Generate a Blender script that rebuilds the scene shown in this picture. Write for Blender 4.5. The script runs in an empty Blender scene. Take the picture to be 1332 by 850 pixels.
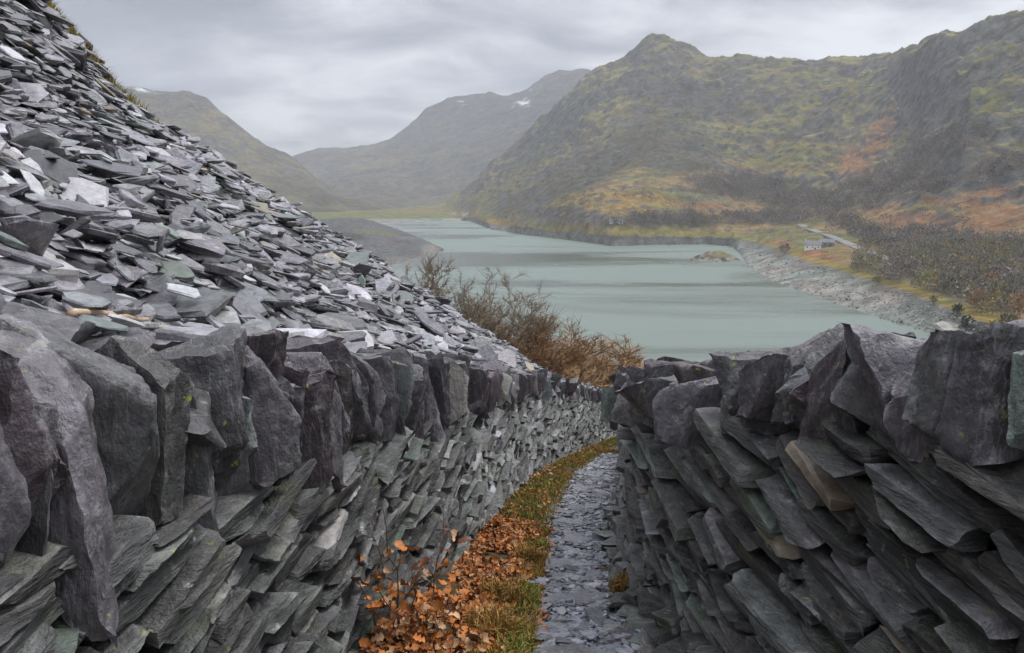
import bpy, math, random
import numpy as np
from mathutils import Vector

# ------------------------------------------------------------------ camera, sky, sun, exposure
SC = bpy.context.scene
COL = SC.collection
F = 1045.0                       # focal length in photo pixels (1332 wide)
PITCH = math.atan((425 - 245) / F)
CZ = 62.0                        # camera height above the lake

cam = bpy.data.cameras.new('camera')
cam.sensor_width = 36.0
cam.lens = 36.0 * F / 1332.0
cam.clip_start = 0.05
cam.clip_end = 40000.0
cam_o = bpy.data.objects.new('camera', cam)
COL.objects.link(cam_o)
cam_o.location = (0, 0, CZ)
cam_o.rotation_euler = (math.pi / 2 - PITCH, 0, 0)
SC.camera = cam_o

SUN_EL, SUN_AZ = math.radians(62), math.radians(75)      # azimuth clockwise from +Y
world = bpy.data.worlds.new('World')
SC.world = world
world.use_nodes = True
nt = world.node_tree
nt.nodes.clear()


def N(tree, t, **kw):
    n = tree.nodes.new(t)
    for k, v in kw.items():
        if k == 'inp':
            for a, b in v.items():
                n.inputs[a].default_value = b
        else:
            setattr(n, k, v)
    return n


def ramp(tree, stops, interp='LINEAR'):
    r = tree.nodes.new('ShaderNodeValToRGB')
    r.color_ramp.interpolation = interp
    e = r.color_ramp.elements
    while len(e) < len(stops):
        e.new(0.5)
    for el, (p, c) in zip(e, stops):
        el.position = p
        el.color = (c, c, c, 1) if isinstance(c, (int, float)) else (c[0], c[1], c[2], 1)
    return r


def build_world():
    t = nt
    L = t.links.new
    sky = N(t, 'ShaderNodeTexSky', sky_type='NISHITA', sun_disc=False, sun_elevation=SUN_EL, sun_rotation=SUN_AZ)
    b1 = N(t, 'ShaderNodeBackground', inp={'Strength': 0.06})
    L(sky.outputs[0], b1.inputs['Color'])
    tc = N(t, 'ShaderNodeTexCoord')
    sx = N(t, 'ShaderNodeSeparateXYZ')
    L(tc.outputs['Generated'], sx.inputs[0])
    zz = N(t, 'ShaderNodeMath', operation='ADD', inp={1: 0.22})
    za = N(t, 'ShaderNodeMath', operation='ABSOLUTE')
    L(sx.outputs['Z'], za.inputs[0])
    L(za.outputs[0], zz.inputs[0])
    dv = []
    for ax in 'XY':
        d = N(t, 'ShaderNodeMath', operation='DIVIDE')
        L(sx.outputs[ax], d.inputs[0])
        L(zz.outputs[0], d.inputs[1])
        dv.append(d)
    cb = N(t, 'ShaderNodeCombineXYZ')
    L(dv[0].outputs[0], cb.inputs[0])
    L(dv[1].outputs[0], cb.inputs[1])
    m1 = N(t, 'ShaderNodeMapping', inp={'Location': (3.1, 7.4, 0), 'Scale': (0.75, 1.0, 1)})
    L(cb.outputs[0], m1.inputs[0])
    n1 = N(t, 'ShaderNodeTexNoise', inp={'Scale': 0.8, 'Detail': 3.0, 'Roughness': 0.5, 'Distortion': 0.5})
    n2 = N(t, 'ShaderNodeTexNoise', inp={'Scale': 2.6, 'Detail': 8.0, 'Roughness': 0.58, 'Distortion': 0.35})
    L(m1.outputs[0], n1.inputs['Vector'])
    L(m1.outputs[0], n2.inputs['Vector'])
    mx = N(t, 'ShaderNodeMath', operation='MULTIPLY_ADD', inp={1: 0.45})
    L(n1.outputs[0], mx.inputs[0])
    h2 = N(t, 'ShaderNodeMath', operation='MULTIPLY', inp={1: 0.55})
    L(n2.outputs[0], h2.inputs[0])
    L(h2.outputs[0], mx.inputs[2])
    r = ramp(t, [(0.39, (0.28, 0.31, 0.38)), (0.46, (0.44, 0.47, 0.55)), (0.53, (0.68, 0.71, 0.78)), (0.61, (1.0, 1.03, 1.08))])
    L(mx.outputs[0], r.inputs[0])
    # overcast skies are brighter overhead than at the horizon
    zr = N(t, 'ShaderNodeMapRange', inp={'From Min': 0.0, 'From Max': 1.0, 'To Min': 0.50, 'To Max': 1.9})
    zp = N(t, 'ShaderNodeMath', operation='POWER', inp={1: 1.7})
    L(za.outputs[0], zp.inputs[0])
    L(zp.outputs[0], zr.inputs['Value'])
    b2 = N(t, 'ShaderNodeBackground')
    L(r.outputs[0], b2.inputs['Color'])
    L(zr.outputs[0], b2.inputs['Strength'])
    ms = N(t, 'ShaderNodeMixShader', inp={0: 0.92})
    L(b1.outputs[0], ms.inputs[1])
    L(b2.outputs[0], ms.inputs[2])
    out = N(t, 'ShaderNodeOutputWorld')
    L(ms.outputs[0], out.inputs['Surface'])


build_world()
sun = bpy.data.lights.new('sun', 'SUN')
sun.energy = 1.5
sun.angle = math.radians(18)
sun.color = (1.0, 0.97, 0.93)
sun_o = bpy.data.objects.new('sun', sun)
COL.objects.link(sun_o)
sd = Vector((math.sin(SUN_AZ) * math.cos(SUN_EL), math.cos(SUN_AZ) * math.cos(SUN_EL), math.sin(SUN_EL)))
sun_o.rotation_euler = sd.to_track_quat('Z', 'Y').to_euler()
vs = SC.view_settings
vs.view_transform = 'Standard'
vs.look = 'None'
vs.exposure = 0.62
vs.gamma = 1.0
vs.use_curve_mapping = False
SC.render.engine = 'CYCLES'
SC.cycles.max_bounces = 6
SC.cycles.volume_bounces = 1
SC.cycles.use_denoising = True

# ------------------------------------------------------------------ small maths helpers
RNG = np.random.default_rng(11)
random.seed(5)
CP, SP = math.cos(PITCH), math.sin(PITCH)


def ray(px, py):
    """direction through a photo pixel, scaled to one metre forward"""
    u = (np.asarray(px, float) - 666) / F
    v = (np.asarray(py, float) - 425) / F
    y = CP - v * SP
    return u / y, (-SP - v * CP) / y


def project(P):
    x, y, z = P[..., 0], P[..., 1], P[..., 2] - CZ
    d = y * CP - z * SP
    w = y * SP + z * CP
    d = np.where(np.abs(d) < 1e-6, 1e-6, d)
    return 666 + F * x / d, 425 - F * w / d, d


_perm = np.random.default_rng(3).permutation(256)
_perm = np.concatenate([_perm, _perm])
_grad = np.random.default_rng(4).normal(size=(256, 3))
_grad /= np.linalg.norm(_grad, axis=1)[:, None]


def perlin(P):
    P = np.asarray(P, float)
    I = np.floor(P).astype(int)
    f = P - I
    I = I & 255
    w = f * f * f * (f * (f * 6 - 15) + 10)
    out = 0
    for dx in (0, 1):
        for dy in (0, 1):
            for dz in (0, 1):
                h = _perm[_perm[_perm[(I[..., 0] + dx) & 255] + ((I[..., 1] + dy) & 255)] + ((I[..., 2] + dz) & 255)]
                g = _grad[h]
                d = f - np.array([dx, dy, dz])
                val = (g * d).sum(-1)
                ww = (w[..., 0] if dx else 1 - w[..., 0]) * (w[..., 1] if dy else 1 - w[..., 1]) * (w[..., 2] if dz else 1 - w[..., 2])
                out = out + val * ww
    return out


def sstep(a, b, x):
    t = np.clip((x - a) / (b - a), 0, 1)
    return t * t * (3 - 2 * t)


def fbm(P, octs=4, ridged=False, gain=0.5):
    a, s, tot = 1.0, 0, 0
    P = np.asarray(P, float)
    for o in range(octs):
        n = perlin(P * (2.03 ** o) + 17.3 * o)
        if ridged:
            n = 0.5 - np.abs(n) * 1.6
        s = s + a * n
        tot += a
        a *= gain
    return s / tot


def smooth_curve(pts, n=600):
    """x(y) through points, gently smoothed"""
    p = np.array(sorted(pts, key=lambda q: q[0]))
    yy = np.linspace(p[0, 0], p[-1, 0], n)
    xx = np.interp(yy, p[:, 0], p[:, 1])
    k = max(3, n // 22) | 1
    pad = np.concatenate([2 * xx[0] - xx[k // 2:0:-1], xx, 2 * xx[-1] - xx[-2:-k // 2 - 1:-1]])
    xx = np.convolve(pad, np.ones(k) / k, 'valid')[:n]
    return lambda y: np.interp(y, yy, xx)


# ------------------------------------------------------------------ object helpers
def build_mesh(name, V, faces, mats, mat_idx=None, smooth=False, sharp=None, color=None):
    """faces: int array (n,k) or a list of such arrays"""
    V = np.ascontiguousarray(V, dtype=np.float32)
    if isinstance(faces, np.ndarray):
        faces = [faces]
    me = bpy.data.meshes.new(name)
    me.vertices.add(len(V))
    me.vertices.foreach_set('co', V.ravel())
    idx = np.concatenate([f.ravel() for f in faces]).astype(np.int32)
    tot = np.concatenate([np.full(len(f), f.shape[1]) for f in faces]).astype(np.int32)
    st = np.concatenate([[0], np.cumsum(tot)[:-1]]).astype(np.int32)
    me.loops.add(len(idx))
    me.loops.foreach_set('vertex_index', idx)
    me.polygons.add(len(tot))
    me.polygons.foreach_set('loop_start', st)
    for m in (mats if isinstance(mats, (list, tuple)) else [mats]):
        me.materials.append(m)
    if mat_idx is not None:
        me.polygons.foreach_set('material_index', np.asarray(mat_idx, dtype=np.int32))
    me.polygons.foreach_set('use_smooth', np.full(len(tot), bool(smooth)))
    me.update(calc_edges=True)
    if color is not None:
        at = me.color_attributes.new('Col', 'FLOAT_COLOR', 'POINT')
        c = np.ones((len(V), 4), np.float32)
        c[:, :color.shape[1]] = color
        at.data.foreach_set('color', c.ravel())
    if smooth and sharp:
        me.set_sharp_from_angle(angle=math.radians(sharp))
    return me


def add(name, V, faces, mats, parent=None, **kw):
    V = np.asarray(V, float)
    c = V.mean(0)
    c[2] = V[:, 2].min() if parent is None else c[2]
    me = build_mesh(name, V - c, faces, mats, **kw)
    o = bpy.data.objects.new(name, me)
    COL.objects.link(o)
    if parent is not None:
        o.parent = parent
        q = parent
        base = np.zeros(3)
        while q is not None:
            base += np.array(q.location)
            q = q.parent
        o.location = c - base
    else:
        o.location = c
    return o


def tag(o, label=None, cat=None, group=None, kind=None):
    if label:
        o['label'] = label
    if cat:
        o['category'] = cat
    if group:
        o['group'] = group
    if kind:
        o['kind'] = kind
    return o


def empty(name, loc):
    o = bpy.data.objects.new(name, None)
    COL.objects.link(o)
    o.location = loc
    o.empty_display_size = 0.2
    return o


# ------------------------------------------------------------------ materials
def new_mat(name):
    m = bpy.data.materials.new(name)
    m.use_nodes = True
    t = m.node_tree
    t.nodes.clear()
    out = N(t, 'ShaderNodeOutputMaterial')
    b = N(t, 'ShaderNodeBsdfPrincipled')
    t.links.new(b.outputs[0], out.inputs['Surface'])
    return m, t, b


def rnd_socket(t):
    oi = N(t, 'ShaderNodeObjectInfo')
    ge = N(t, 'ShaderNodeNewGeometry')
    ad = N(t, 'ShaderNodeMath', operation='ADD')
    t.links.new(oi.outputs['Random'], ad.inputs[0])
    t.links.new(ge.outputs['Random Per Island'], ad.inputs[1])
    fr = N(t, 'ShaderNodeMath', operation='FRACT')
    t.links.new(ad.outputs[0], fr.inputs[0])
    return fr.outputs[0], ge.outputs['Position']


def mixc(t, fac, a, b, blend='MIX'):
    m = N(t, 'ShaderNodeMix', data_type='RGBA', blend_type=blend)
    for s, v in ((m.inputs[0], fac), (m.inputs[6], a), (m.inputs[7], b)):
        if isinstance(v, (int, float)):
            s.default_value = v
        elif isinstance(v, tuple):
            s.default_value = (*v, 1)
        else:
            t.links.new(v, s)
    return m.outputs[2]


def noise(t, vec, scale, detail=4, rough=0.55, dist=0.0, stretch=None):
    if stretch is not None:
        mp = N(t, 'ShaderNodeMapping', inp={'Scale': stretch})
        t.links.new(vec, mp.inputs[0])
        vec = mp.outputs[0]
    n = N(t, 'ShaderNodeTexNoise', inp={'Scale': scale, 'Detail': detail, 'Roughness': rough, 'Distortion': dist})
    t.links.new(vec, n.inputs['Vector'])
    return n.outputs[0]


def slate(name, dark, light, rough=(0.32, 0.6), lichen=0.0, crust=0.0, stretch=(1, 1, 6), bump=0.5, green=0.0, vary=0.5, scale=1.0, quartz=0.0, moss=0.0, edge=0.7):
    m, t, b = new_mat(name)
    L = t.links.new
    r, pos = rnd_socket(t)
    big = noise(t, pos, 3.2 * scale, 4, 0.6, 0.3)
    fine = noise(t, pos, 22 * scale, 6, 0.65, 0.2)
    stri = noise(t, pos, 7 * scale, 5, 0.6, 0.1, stretch)
    rr = ramp(t, [(0.30, dark), (0.70, light)])
    mixv = N(t, 'ShaderNodeMath', operation='MULTIPLY_ADD', inp={1: 0.5})
    L(big, mixv.inputs[0])
    s2 = N(t, 'ShaderNodeMath', operation='MULTIPLY', inp={1: 0.5})
    L(stri, s2.inputs[0])
    L(s2.outputs[0], mixv.inputs[2])
    L(mixv.outputs[0], rr.inputs[0])
    c = rr.outputs[0]
    # per-stone tone and hue
    tone = N(t, 'ShaderNodeMapRange', inp={'To Min': 1 - vary, 'To Max': 1 + vary})
    L(r, tone.inputs['Value'])
    c = mixc(t, 1.0, c, tone.outputs[0], 'MULTIPLY')
    hue = ramp(t, [(0.0, (1.0, 0.98, 1.03)), (0.3, (1.05, 0.98, 1.02)), (0.55, (0.99, 1.0, 1.0)), (0.8, (0.97, 1.02, 0.99)), (1.0, (1.06, 1.02, 0.94))])
    h3 = N(t, 'ShaderNodeMath', operation='MULTIPLY', inp={1: 7.31})
    hf = N(t, 'ShaderNodeMath', operation='FRACT')
    L(r, h3.inputs[0])
    L(h3.outputs[0], hf.inputs[0])
    L(hf.outputs[0], hue.inputs[0])
    c = mixc(t, 1.0, c, hue.outputs[0], 'MULTIPLY')
    fr = ramp(t, [(0.3, 0.72), (0.7, 1.25)])
    L(fine, fr.inputs[0])
    c = mixc(t, 1.0, c, fr.outputs[0], 'MULTIPLY')
    if green:
        g = noise(t, pos, 2.3 * scale, 3, 0.5, 0.6)
        gr = ramp(t, [(0.60, 0.0), (0.72, green)])
        L(g, gr.inputs[0])
        c = mixc(t, gr.outputs[0], c, (0.115, 0.145, 0.120))
    if quartz:
        q = noise(t, pos, 2.4 * scale, 5, 0.6, 1.2, (1, 1, 0.35))
        qr = ramp(t, [(0.485, 0.0), (0.497, quartz), (0.503, quartz), (0.515, 0.0)])
        L(q, qr.inputs[0])
        c = mixc(t, qr.outputs[0], c, (0.42, 0.42, 0.40))
    if crust:
        g = noise(t, pos, 5.5 * scale, 8, 0.7, 0.3)
        gr = ramp(t, [(0.60, 0.0), (0.66, crust)])
        L(g, gr.inputs[0])
        c = mixc(t, gr.outputs[0], c, (0.34, 0.35, 0.31))
    if moss:
        ge = N(t, 'ShaderNodeNewGeometry')
        g = noise(t, pos, 4.0 * scale, 6, 0.65)
        gr = ramp(t, [(0.56, 0.0), (0.68, moss)])
        L(g, gr.inputs[0])
        c = mixc(t, gr.outputs[0], c, (0.085, 0.10, 0.035))
    if lichen:
        g = noise(t, pos, 17 * scale, 3, 0.6, 0.2)
        g2 = noise(t, pos, 2.2 * scale, 2, 0.5)
        gr = ramp(t, [(0.66, 0.0), (0.70, lichen)])
        L(g, gr.inputs[0])
        gr2 = ramp(t, [(0.48, 0.0), (0.58, 1.0)])
        L(g2, gr2.inputs[0])
        mm = N(t, 'ShaderNodeMath', operation='MULTIPLY')
        L(gr.outputs[0], mm.inputs[0])
        L(gr2.outputs[0], mm.inputs[1])
        c = mixc(t, mm.outputs[0], c, (0.30, 0.31, 0.04))
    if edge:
        # rim highlights put into the colour, along with paler chipped arrises
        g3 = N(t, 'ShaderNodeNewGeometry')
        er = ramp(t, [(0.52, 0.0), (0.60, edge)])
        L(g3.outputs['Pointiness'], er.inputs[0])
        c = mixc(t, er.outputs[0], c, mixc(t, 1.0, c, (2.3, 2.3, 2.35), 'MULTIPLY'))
    L(c, b.inputs['Base Color'])
    ro = N(t, 'ShaderNodeMapRange', inp={'From Min': 0.3, 'From Max': 0.7, 'To Min': rough[0], 'To Max': rough[1]})
    L(fine, ro.inputs['Value'])
    L(ro.outputs[0], b.inputs['Roughness'])
    b.inputs['Specular IOR Level'].default_value = 0.5
    h0 = N(t, 'ShaderNodeMath', operation='MULTIPLY_ADD', inp={1: 0.55})
    L(fine, h0.inputs[0])
    L(stri, h0.inputs[2])
    st2 = noise(t, pos, 20 * scale, 4, 0.6, 0.05, stretch)
    h1 = N(t, 'ShaderNodeMath', operation='MULTIPLY_ADD', inp={1: 0.45})
    L(st2, h1.inputs[0])
    L(h0.outputs[0], h1.inputs[2])
    gr_ = noise(t, pos, 75 * scale, 3, 0.6)
    hsum = N(t, 'ShaderNodeMath', operation='MULTIPLY_ADD', inp={1: 0.22})
    L(gr_, hsum.inputs[0])
    L(h1.outputs[0], hsum.inputs[2])
    bp = N(t, 'ShaderNodeBump', inp={'Strength': bump, 'Distance': 0.03 / scale})
    L(hsum.outputs[0], bp.inputs['Height'])
    L(bp.outputs[0], b.inputs['Normal'])
    return m


def simple(name, c1, c2, scale, rough=0.8, bump=0.0, stretch=None, bdist=0.02, spec=0.3, vary=0.0, detail=5):
    m, t, b = new_mat(name)
    L = t.links.new
    r, pos = rnd_socket(t)
    n = noise(t, pos, scale, detail, 0.6, 0.2, stretch)
    rr = ramp(t, [(0.32, c1), (0.68, c2)])
    L(n, rr.inputs[0])
    c = rr.outputs[0]
    if vary:
        tone = N(t, 'ShaderNodeMapRange', inp={'To Min': 1 - vary, 'To Max': 1 + vary})
        L(r, tone.inputs['Value'])
        c = mixc(t, 1.0, c, tone.outputs[0], 'MULTIPLY')
    L(c, b.inputs['Base Color'])
    b.inputs['Roughness'].default_value = rough
    b.inputs['Specular IOR Level'].default_value = spec
    if bump:
        bp = N(t, 'ShaderNodeBump', inp={'Strength': bump, 'Distance': bdist})
        L(n, bp.inputs['Height'])
        L(bp.outputs[0], b.inputs['Normal'])
    return m


M = {}
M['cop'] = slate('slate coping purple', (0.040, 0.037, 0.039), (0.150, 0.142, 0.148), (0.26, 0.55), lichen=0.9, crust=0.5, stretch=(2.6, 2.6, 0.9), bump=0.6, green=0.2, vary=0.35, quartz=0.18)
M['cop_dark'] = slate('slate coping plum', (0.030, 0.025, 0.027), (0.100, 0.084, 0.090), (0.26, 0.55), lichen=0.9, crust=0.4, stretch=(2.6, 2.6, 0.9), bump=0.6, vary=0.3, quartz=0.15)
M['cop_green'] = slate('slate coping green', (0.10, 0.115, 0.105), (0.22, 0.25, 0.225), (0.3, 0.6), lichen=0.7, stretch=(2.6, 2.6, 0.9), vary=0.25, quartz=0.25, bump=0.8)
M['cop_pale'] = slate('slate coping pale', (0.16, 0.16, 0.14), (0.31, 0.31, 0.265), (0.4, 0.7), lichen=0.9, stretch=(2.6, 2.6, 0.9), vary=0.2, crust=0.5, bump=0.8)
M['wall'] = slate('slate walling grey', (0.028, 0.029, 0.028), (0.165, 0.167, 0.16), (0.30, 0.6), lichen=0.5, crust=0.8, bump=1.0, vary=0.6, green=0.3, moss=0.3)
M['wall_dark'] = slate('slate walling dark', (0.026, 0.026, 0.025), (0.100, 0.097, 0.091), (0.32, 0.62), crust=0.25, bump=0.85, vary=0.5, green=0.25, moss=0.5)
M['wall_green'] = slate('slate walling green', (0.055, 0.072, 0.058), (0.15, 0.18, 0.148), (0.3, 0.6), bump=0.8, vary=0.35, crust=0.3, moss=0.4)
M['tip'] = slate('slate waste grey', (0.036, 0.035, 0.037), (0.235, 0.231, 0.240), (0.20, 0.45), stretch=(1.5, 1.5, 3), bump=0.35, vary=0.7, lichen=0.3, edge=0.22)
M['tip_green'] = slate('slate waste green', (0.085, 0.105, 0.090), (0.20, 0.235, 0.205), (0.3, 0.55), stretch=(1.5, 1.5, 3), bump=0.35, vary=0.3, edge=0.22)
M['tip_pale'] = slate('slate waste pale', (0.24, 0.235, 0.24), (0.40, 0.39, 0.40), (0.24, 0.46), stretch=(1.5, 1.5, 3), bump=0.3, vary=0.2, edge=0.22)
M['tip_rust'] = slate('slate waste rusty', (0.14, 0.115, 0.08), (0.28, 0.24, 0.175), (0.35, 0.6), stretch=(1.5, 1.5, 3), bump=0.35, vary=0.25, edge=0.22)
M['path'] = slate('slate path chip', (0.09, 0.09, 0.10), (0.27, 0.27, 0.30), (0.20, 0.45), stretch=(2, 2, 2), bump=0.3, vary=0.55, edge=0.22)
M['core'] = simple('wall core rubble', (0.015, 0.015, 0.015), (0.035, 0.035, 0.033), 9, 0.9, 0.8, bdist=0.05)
M['tip_base'] = simple('slate tip fines', (0.018, 0.018, 0.02), (0.05, 0.05, 0.053), 4, 0.8, 0.8, bdist=0.06)
M['path_base'] = simple('wet path grit', (0.04, 0.039, 0.041), (0.12, 0.118, 0.125), 30, 0.5, 0.8, bdist=0.02)
M['soil'] = simple('verge soil', (0.03, 0.022, 0.014), (0.10, 0.075, 0.035), 9, 0.9, 0.8, bdist=0.03)
M['turf'] = simple('hillside turf', (0.05, 0.05, 0.022), (0.12, 0.105, 0.05), 0.4, 0.9, 0.5, bdist=0.2)

# ------------------------------------------------------------------ stone generators
_tmpl = {}


def box_template(nx, ny, nz):
    k = (nx, ny, nz)
    if k in _tmpl:
        return _tmpl[k]
    ids, pts, quads = {}, [], []

    def vid(i, j, l):
        q = (i, j, l)
        if q not in ids:
            ids[q] = len(pts)
            pts.append((2 * i / nx - 1, 2 * j / ny - 1, 2 * l / nz - 1))
        return ids[q]
    for l, flip in ((0, True), (nz, False)):
        for i in range(nx):
            for j in range(ny):
                q = [vid(i, j, l), vid(i + 1, j, l), vid(i + 1, j + 1, l), vid(i, j + 1, l)]
                quads.append(q[::-1] if flip else q)
    for j, flip in ((0, False), (ny, True)):
        for i in range(nx):
            for l in range(nz):
                q = [vid(i, j, l), vid(i + 1, j, l), vid(i + 1, j, l + 1), vid(i, j, l + 1)]
                quads.append(q[::-1] if flip else q)
    for i, flip in ((0, True), (nx, False)):
        for j in range(ny):
            for l in range(nz):
                q = [vid(i, j, l), vid(i, j + 1, l), vid(i, j + 1, l + 1), vid(i, j, l + 1)]
                quads.append(q[::-1] if flip else q)
    _tmpl[k] = (np.array(pts), np.array(quads, np.int32))
    return _tmpl[k]


def block(size, res, rng, cuts=6, rough=0.03, cut_depth=0.28, warp=0.16, layer=0.0, lam=0.0, flat=0.55):
    """a cleaved rock: a gridded box with skewed corners, planes knocked off it, ledges and grain.
    local z is the cleavage normal; size = full extents"""
    P0, Q = box_template(*res)
    P = P0.copy()
    # skew the outline
    for ax in range(3):
        o = [a for a in range(3) if a != ax]
        a, b_ = P0[:, o[0]], P0[:, o[1]]
        k = rng.normal(size=3) * warp
        P[:, ax] += (k[0] * a + k[1] * b_ + k[2] * a * b_) * (0.5 if ax == 2 else 1)
    # knock planes off the corners and edges
    for c in range(cuts):
        d = rng.normal(size=3) * np.array([1, 1, flat])
        d /= np.linalg.norm(d)
        s = P @ d
        lim = s.max() * (1 - rng.uniform(0.08, cut_depth) * 1.1)
        over = np.maximum(s - lim, 0)
        P -= np.outer(over, d) * rng.uniform(0.85, 1.0)
    S = np.array(size) / 2
    P = P * S
    off = rng.uniform(-50, 50, 3)
    m = max(size)
    if rough:
        q = P / m
        n = fbm(q * 2.2 + off, 3)[:, None] * 0.9 + fbm(q * 7 + off, 3)[:, None] * 0.5
        nrm = P0 / np.linalg.norm(P0, axis=1)[:, None]
        P = P + nrm * n * rough * m
    if lam:
        # ragged laminae along the broken edges
        for ax in (0, 1):
            edge = sstep(0.55, 1.0, np.abs(P0[:, ax]))
            oth = 1 - ax
            nn = fbm(np.c_[P0[:, 2] * 4.5 + off[0], P0[:, oth] * 1.8, P0[:, 2] * 0 + ax * 9] + off, 4, gain=0.65)
            P[:, ax] += np.sign(P0[:, ax]) * edge * nn * lam * min(size[0], size[1])
    if layer:
        # stepped cleavage ledges on the broad faces
        q = fbm(np.c_[P[:, 0] / m * 2.6, P[:, 1] / m * 2.6, np.full(len(P), 3.3)] + off, 3)
        st = np.floor(q * 9) / 9
        P[:, 2] += np.sign(P0[:, 2]) * (np.abs(P0[:, 2]) > 0.5) * st * layer * size[2]
    return P, Q


def prism_batch(n, k, rng, L, W, T, jag=0.25):
    """n flat slate pieces with k-sided ragged outlines; returns (n, 3k, 3) verts (z = cleavage normal) and faces"""
    a = np.linspace(0, 2 * np.pi, k, endpoint=False)[None] + rng.uniform(-0.32, 0.32, (n, k))
    r = 1 + rng.uniform(-jag, jag, (n, k))
    ca, sa = np.cos(a), np.sin(a)
    sq = 1 / np.maximum(np.abs(ca), np.abs(sa)) ** 0.6
    x = ca * r * sq * L[:, None] / 2
    y = sa * r * sq * W[:, None] / 2
    V = np.zeros((n, 3 * k, 3))
    for lv, (z, sh) in enumerate(((-0.5, 0.88), (0.12, 1.0), (0.5, 0.9))):
        s = sh + rng.uniform(-0.09, 0.07, (n, k))
        V[:, lv * k:(lv + 1) * k, 0] = x * s
        V[:, lv * k:(lv + 1) * k, 1] = y * s
        V[:, lv * k:(lv + 1) * k, 2] = z * T[:, None] + rng.uniform(-0.08, 0.08, (n, k)) * T[:, None]
    # a slight wedge to each
    wd = rng.normal(size=(n, 2)) * 0.25
    V[..., 2] *= 1 + wd[:, :1] * V[..., 0] / L[:, None] + wd[:, 1:] * V[..., 1] / W[:, None]
    i = np.arange(k)
    j = (i + 1) % k
    sides = np.concatenate([np.stack([i, j, j + k, i + k], 1), np.stack([i + k, j + k, j + 2 * k, i + 2 * k], 1)])
    caps = np.stack([i[::-1], i + 2 * k])
    return V, sides, caps


def frames(nrm, along):
    """orthonormal frames (n,3,3): rows = x (along), y, z (normal)"""
    z = nrm / np.linalg.norm(nrm, axis=1)[:, None]
    x = along - (along * z).sum(1)[:, None] * z
    x /= np.linalg.norm(x, axis=1)[:, None]
    return np.stack([x, np.cross(z, x), z], 1)


def join_prisms(V, sides, caps, sel, mats_idx):
    """flatten the selected pieces into one mesh"""
    n, m, _ = V.shape
    ids = np.where(sel)[0]
    VV = V[ids].reshape(-1, 3)
    off = (np.arange(len(ids)) * m)[:, None, None]
    S = (sides[None] + off).reshape(-1, 4)
    C = (caps[None] + off).reshape(-1, caps.shape[1])
    mi = np.concatenate([np.repeat(mats_idx[ids], len(sides)), np.repeat(mats_idx[ids], len(caps))])
    return VV, [S, C], mi


# ------------------------------------------------------------------ the lie of the land close by (heights relative to the eye)
X_LB = smooth_curve([(-3, -2.2), (0, -1.68), (2.2, -1.30), (4.69, -0.88), (6.81, -0.50), (10.2, -0.20), (13, 0.14), (15.8, 0.62), (19, 1.30), (22.3, 2.18), (28, 3.71), (31, 5.2), (33.5, 8.2), (35, 12)])
X_RB = smooth_curve([(-2, 3.2), (1, 2.1), (2.6, 1.56), (4.2, 1.22), (5.7, 0.98), (7.0, 1.10), (8.8, 1.33), (10.2, 1.60), (16.4, 2.72), (22, 3.75), (27.5, 4.85), (30, 6.4), (31.5, 9.2), (32.5, 12.5)])
X_PL = smooth_curve([(-2, -0.6), (2, -0.15), (4.69, 0.09), (6.34, 0.19), (8.0, 0.33), (9.8, 0.47), (14.8, 1.13), (20, 2.20), (31.8, 5.4), (34, 9)])
X_PR = smooth_curve([(-2, 2.2), (2, 1.0), (4.69, 0.78), (6.34, 0.86), (9.8, 1.26), (13.4, 1.82), (18.5, 2.8), (27.5, 4.5), (31, 7)])


def g_rel(x, y):
    """path level"""
    return -1.7 - 0.26 * y


def hill_rel(x, y):
    """the hillside both walls stand on"""
    z = np.where(y < 30, -1.75 - 0.26 * y, -1.75 - 7.8 - 0.305 * (y - 30))
    side = np.maximum(x - (X_RB(np.clip(y, -2, 32)) + 0.4), 0)
    return z - np.minimum(side, 60) * 0.16 - 0.3 * np.minimum(side, 1)


def wl_height(y):
    return np.interp(y, [-3, 2, 5, 9.5, 15, 21, 26, 30, 35], [1.78, 1.78, 1.93, 2.0, 2.08, 1.97, 1.75, 1.62, 1.6])


def wr_height(y):
    return np.interp(y, [-2, 2.6, 5.7, 8.8, 16, 28], [1.92, 1.90, 1.84, 1.78, 1.7, 1.6])


def tip_rel(x, y):
    """slate waste heap: a slope at its angle of rest that breaks over at a crest"""
    yy = np.maximum(y, 0.3)
    u = x / yy
    z = -0.69 * x - 0.165 * y - 1.29
    z = z + 1.3 * np.clip((-0.47 - u) / 0.10, 0, 1.6) * np.clip((y - 9) / 8, 0, 1)
    yc = np.interp(u, [-0.62, -0.48, -0.23, 0.03, 0.12], [22, 22, 30, 34, 34])
    over = np.maximum(y - yc, 0)
    return z - 0.06 * over ** 1.5 - 0.45 * over


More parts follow.
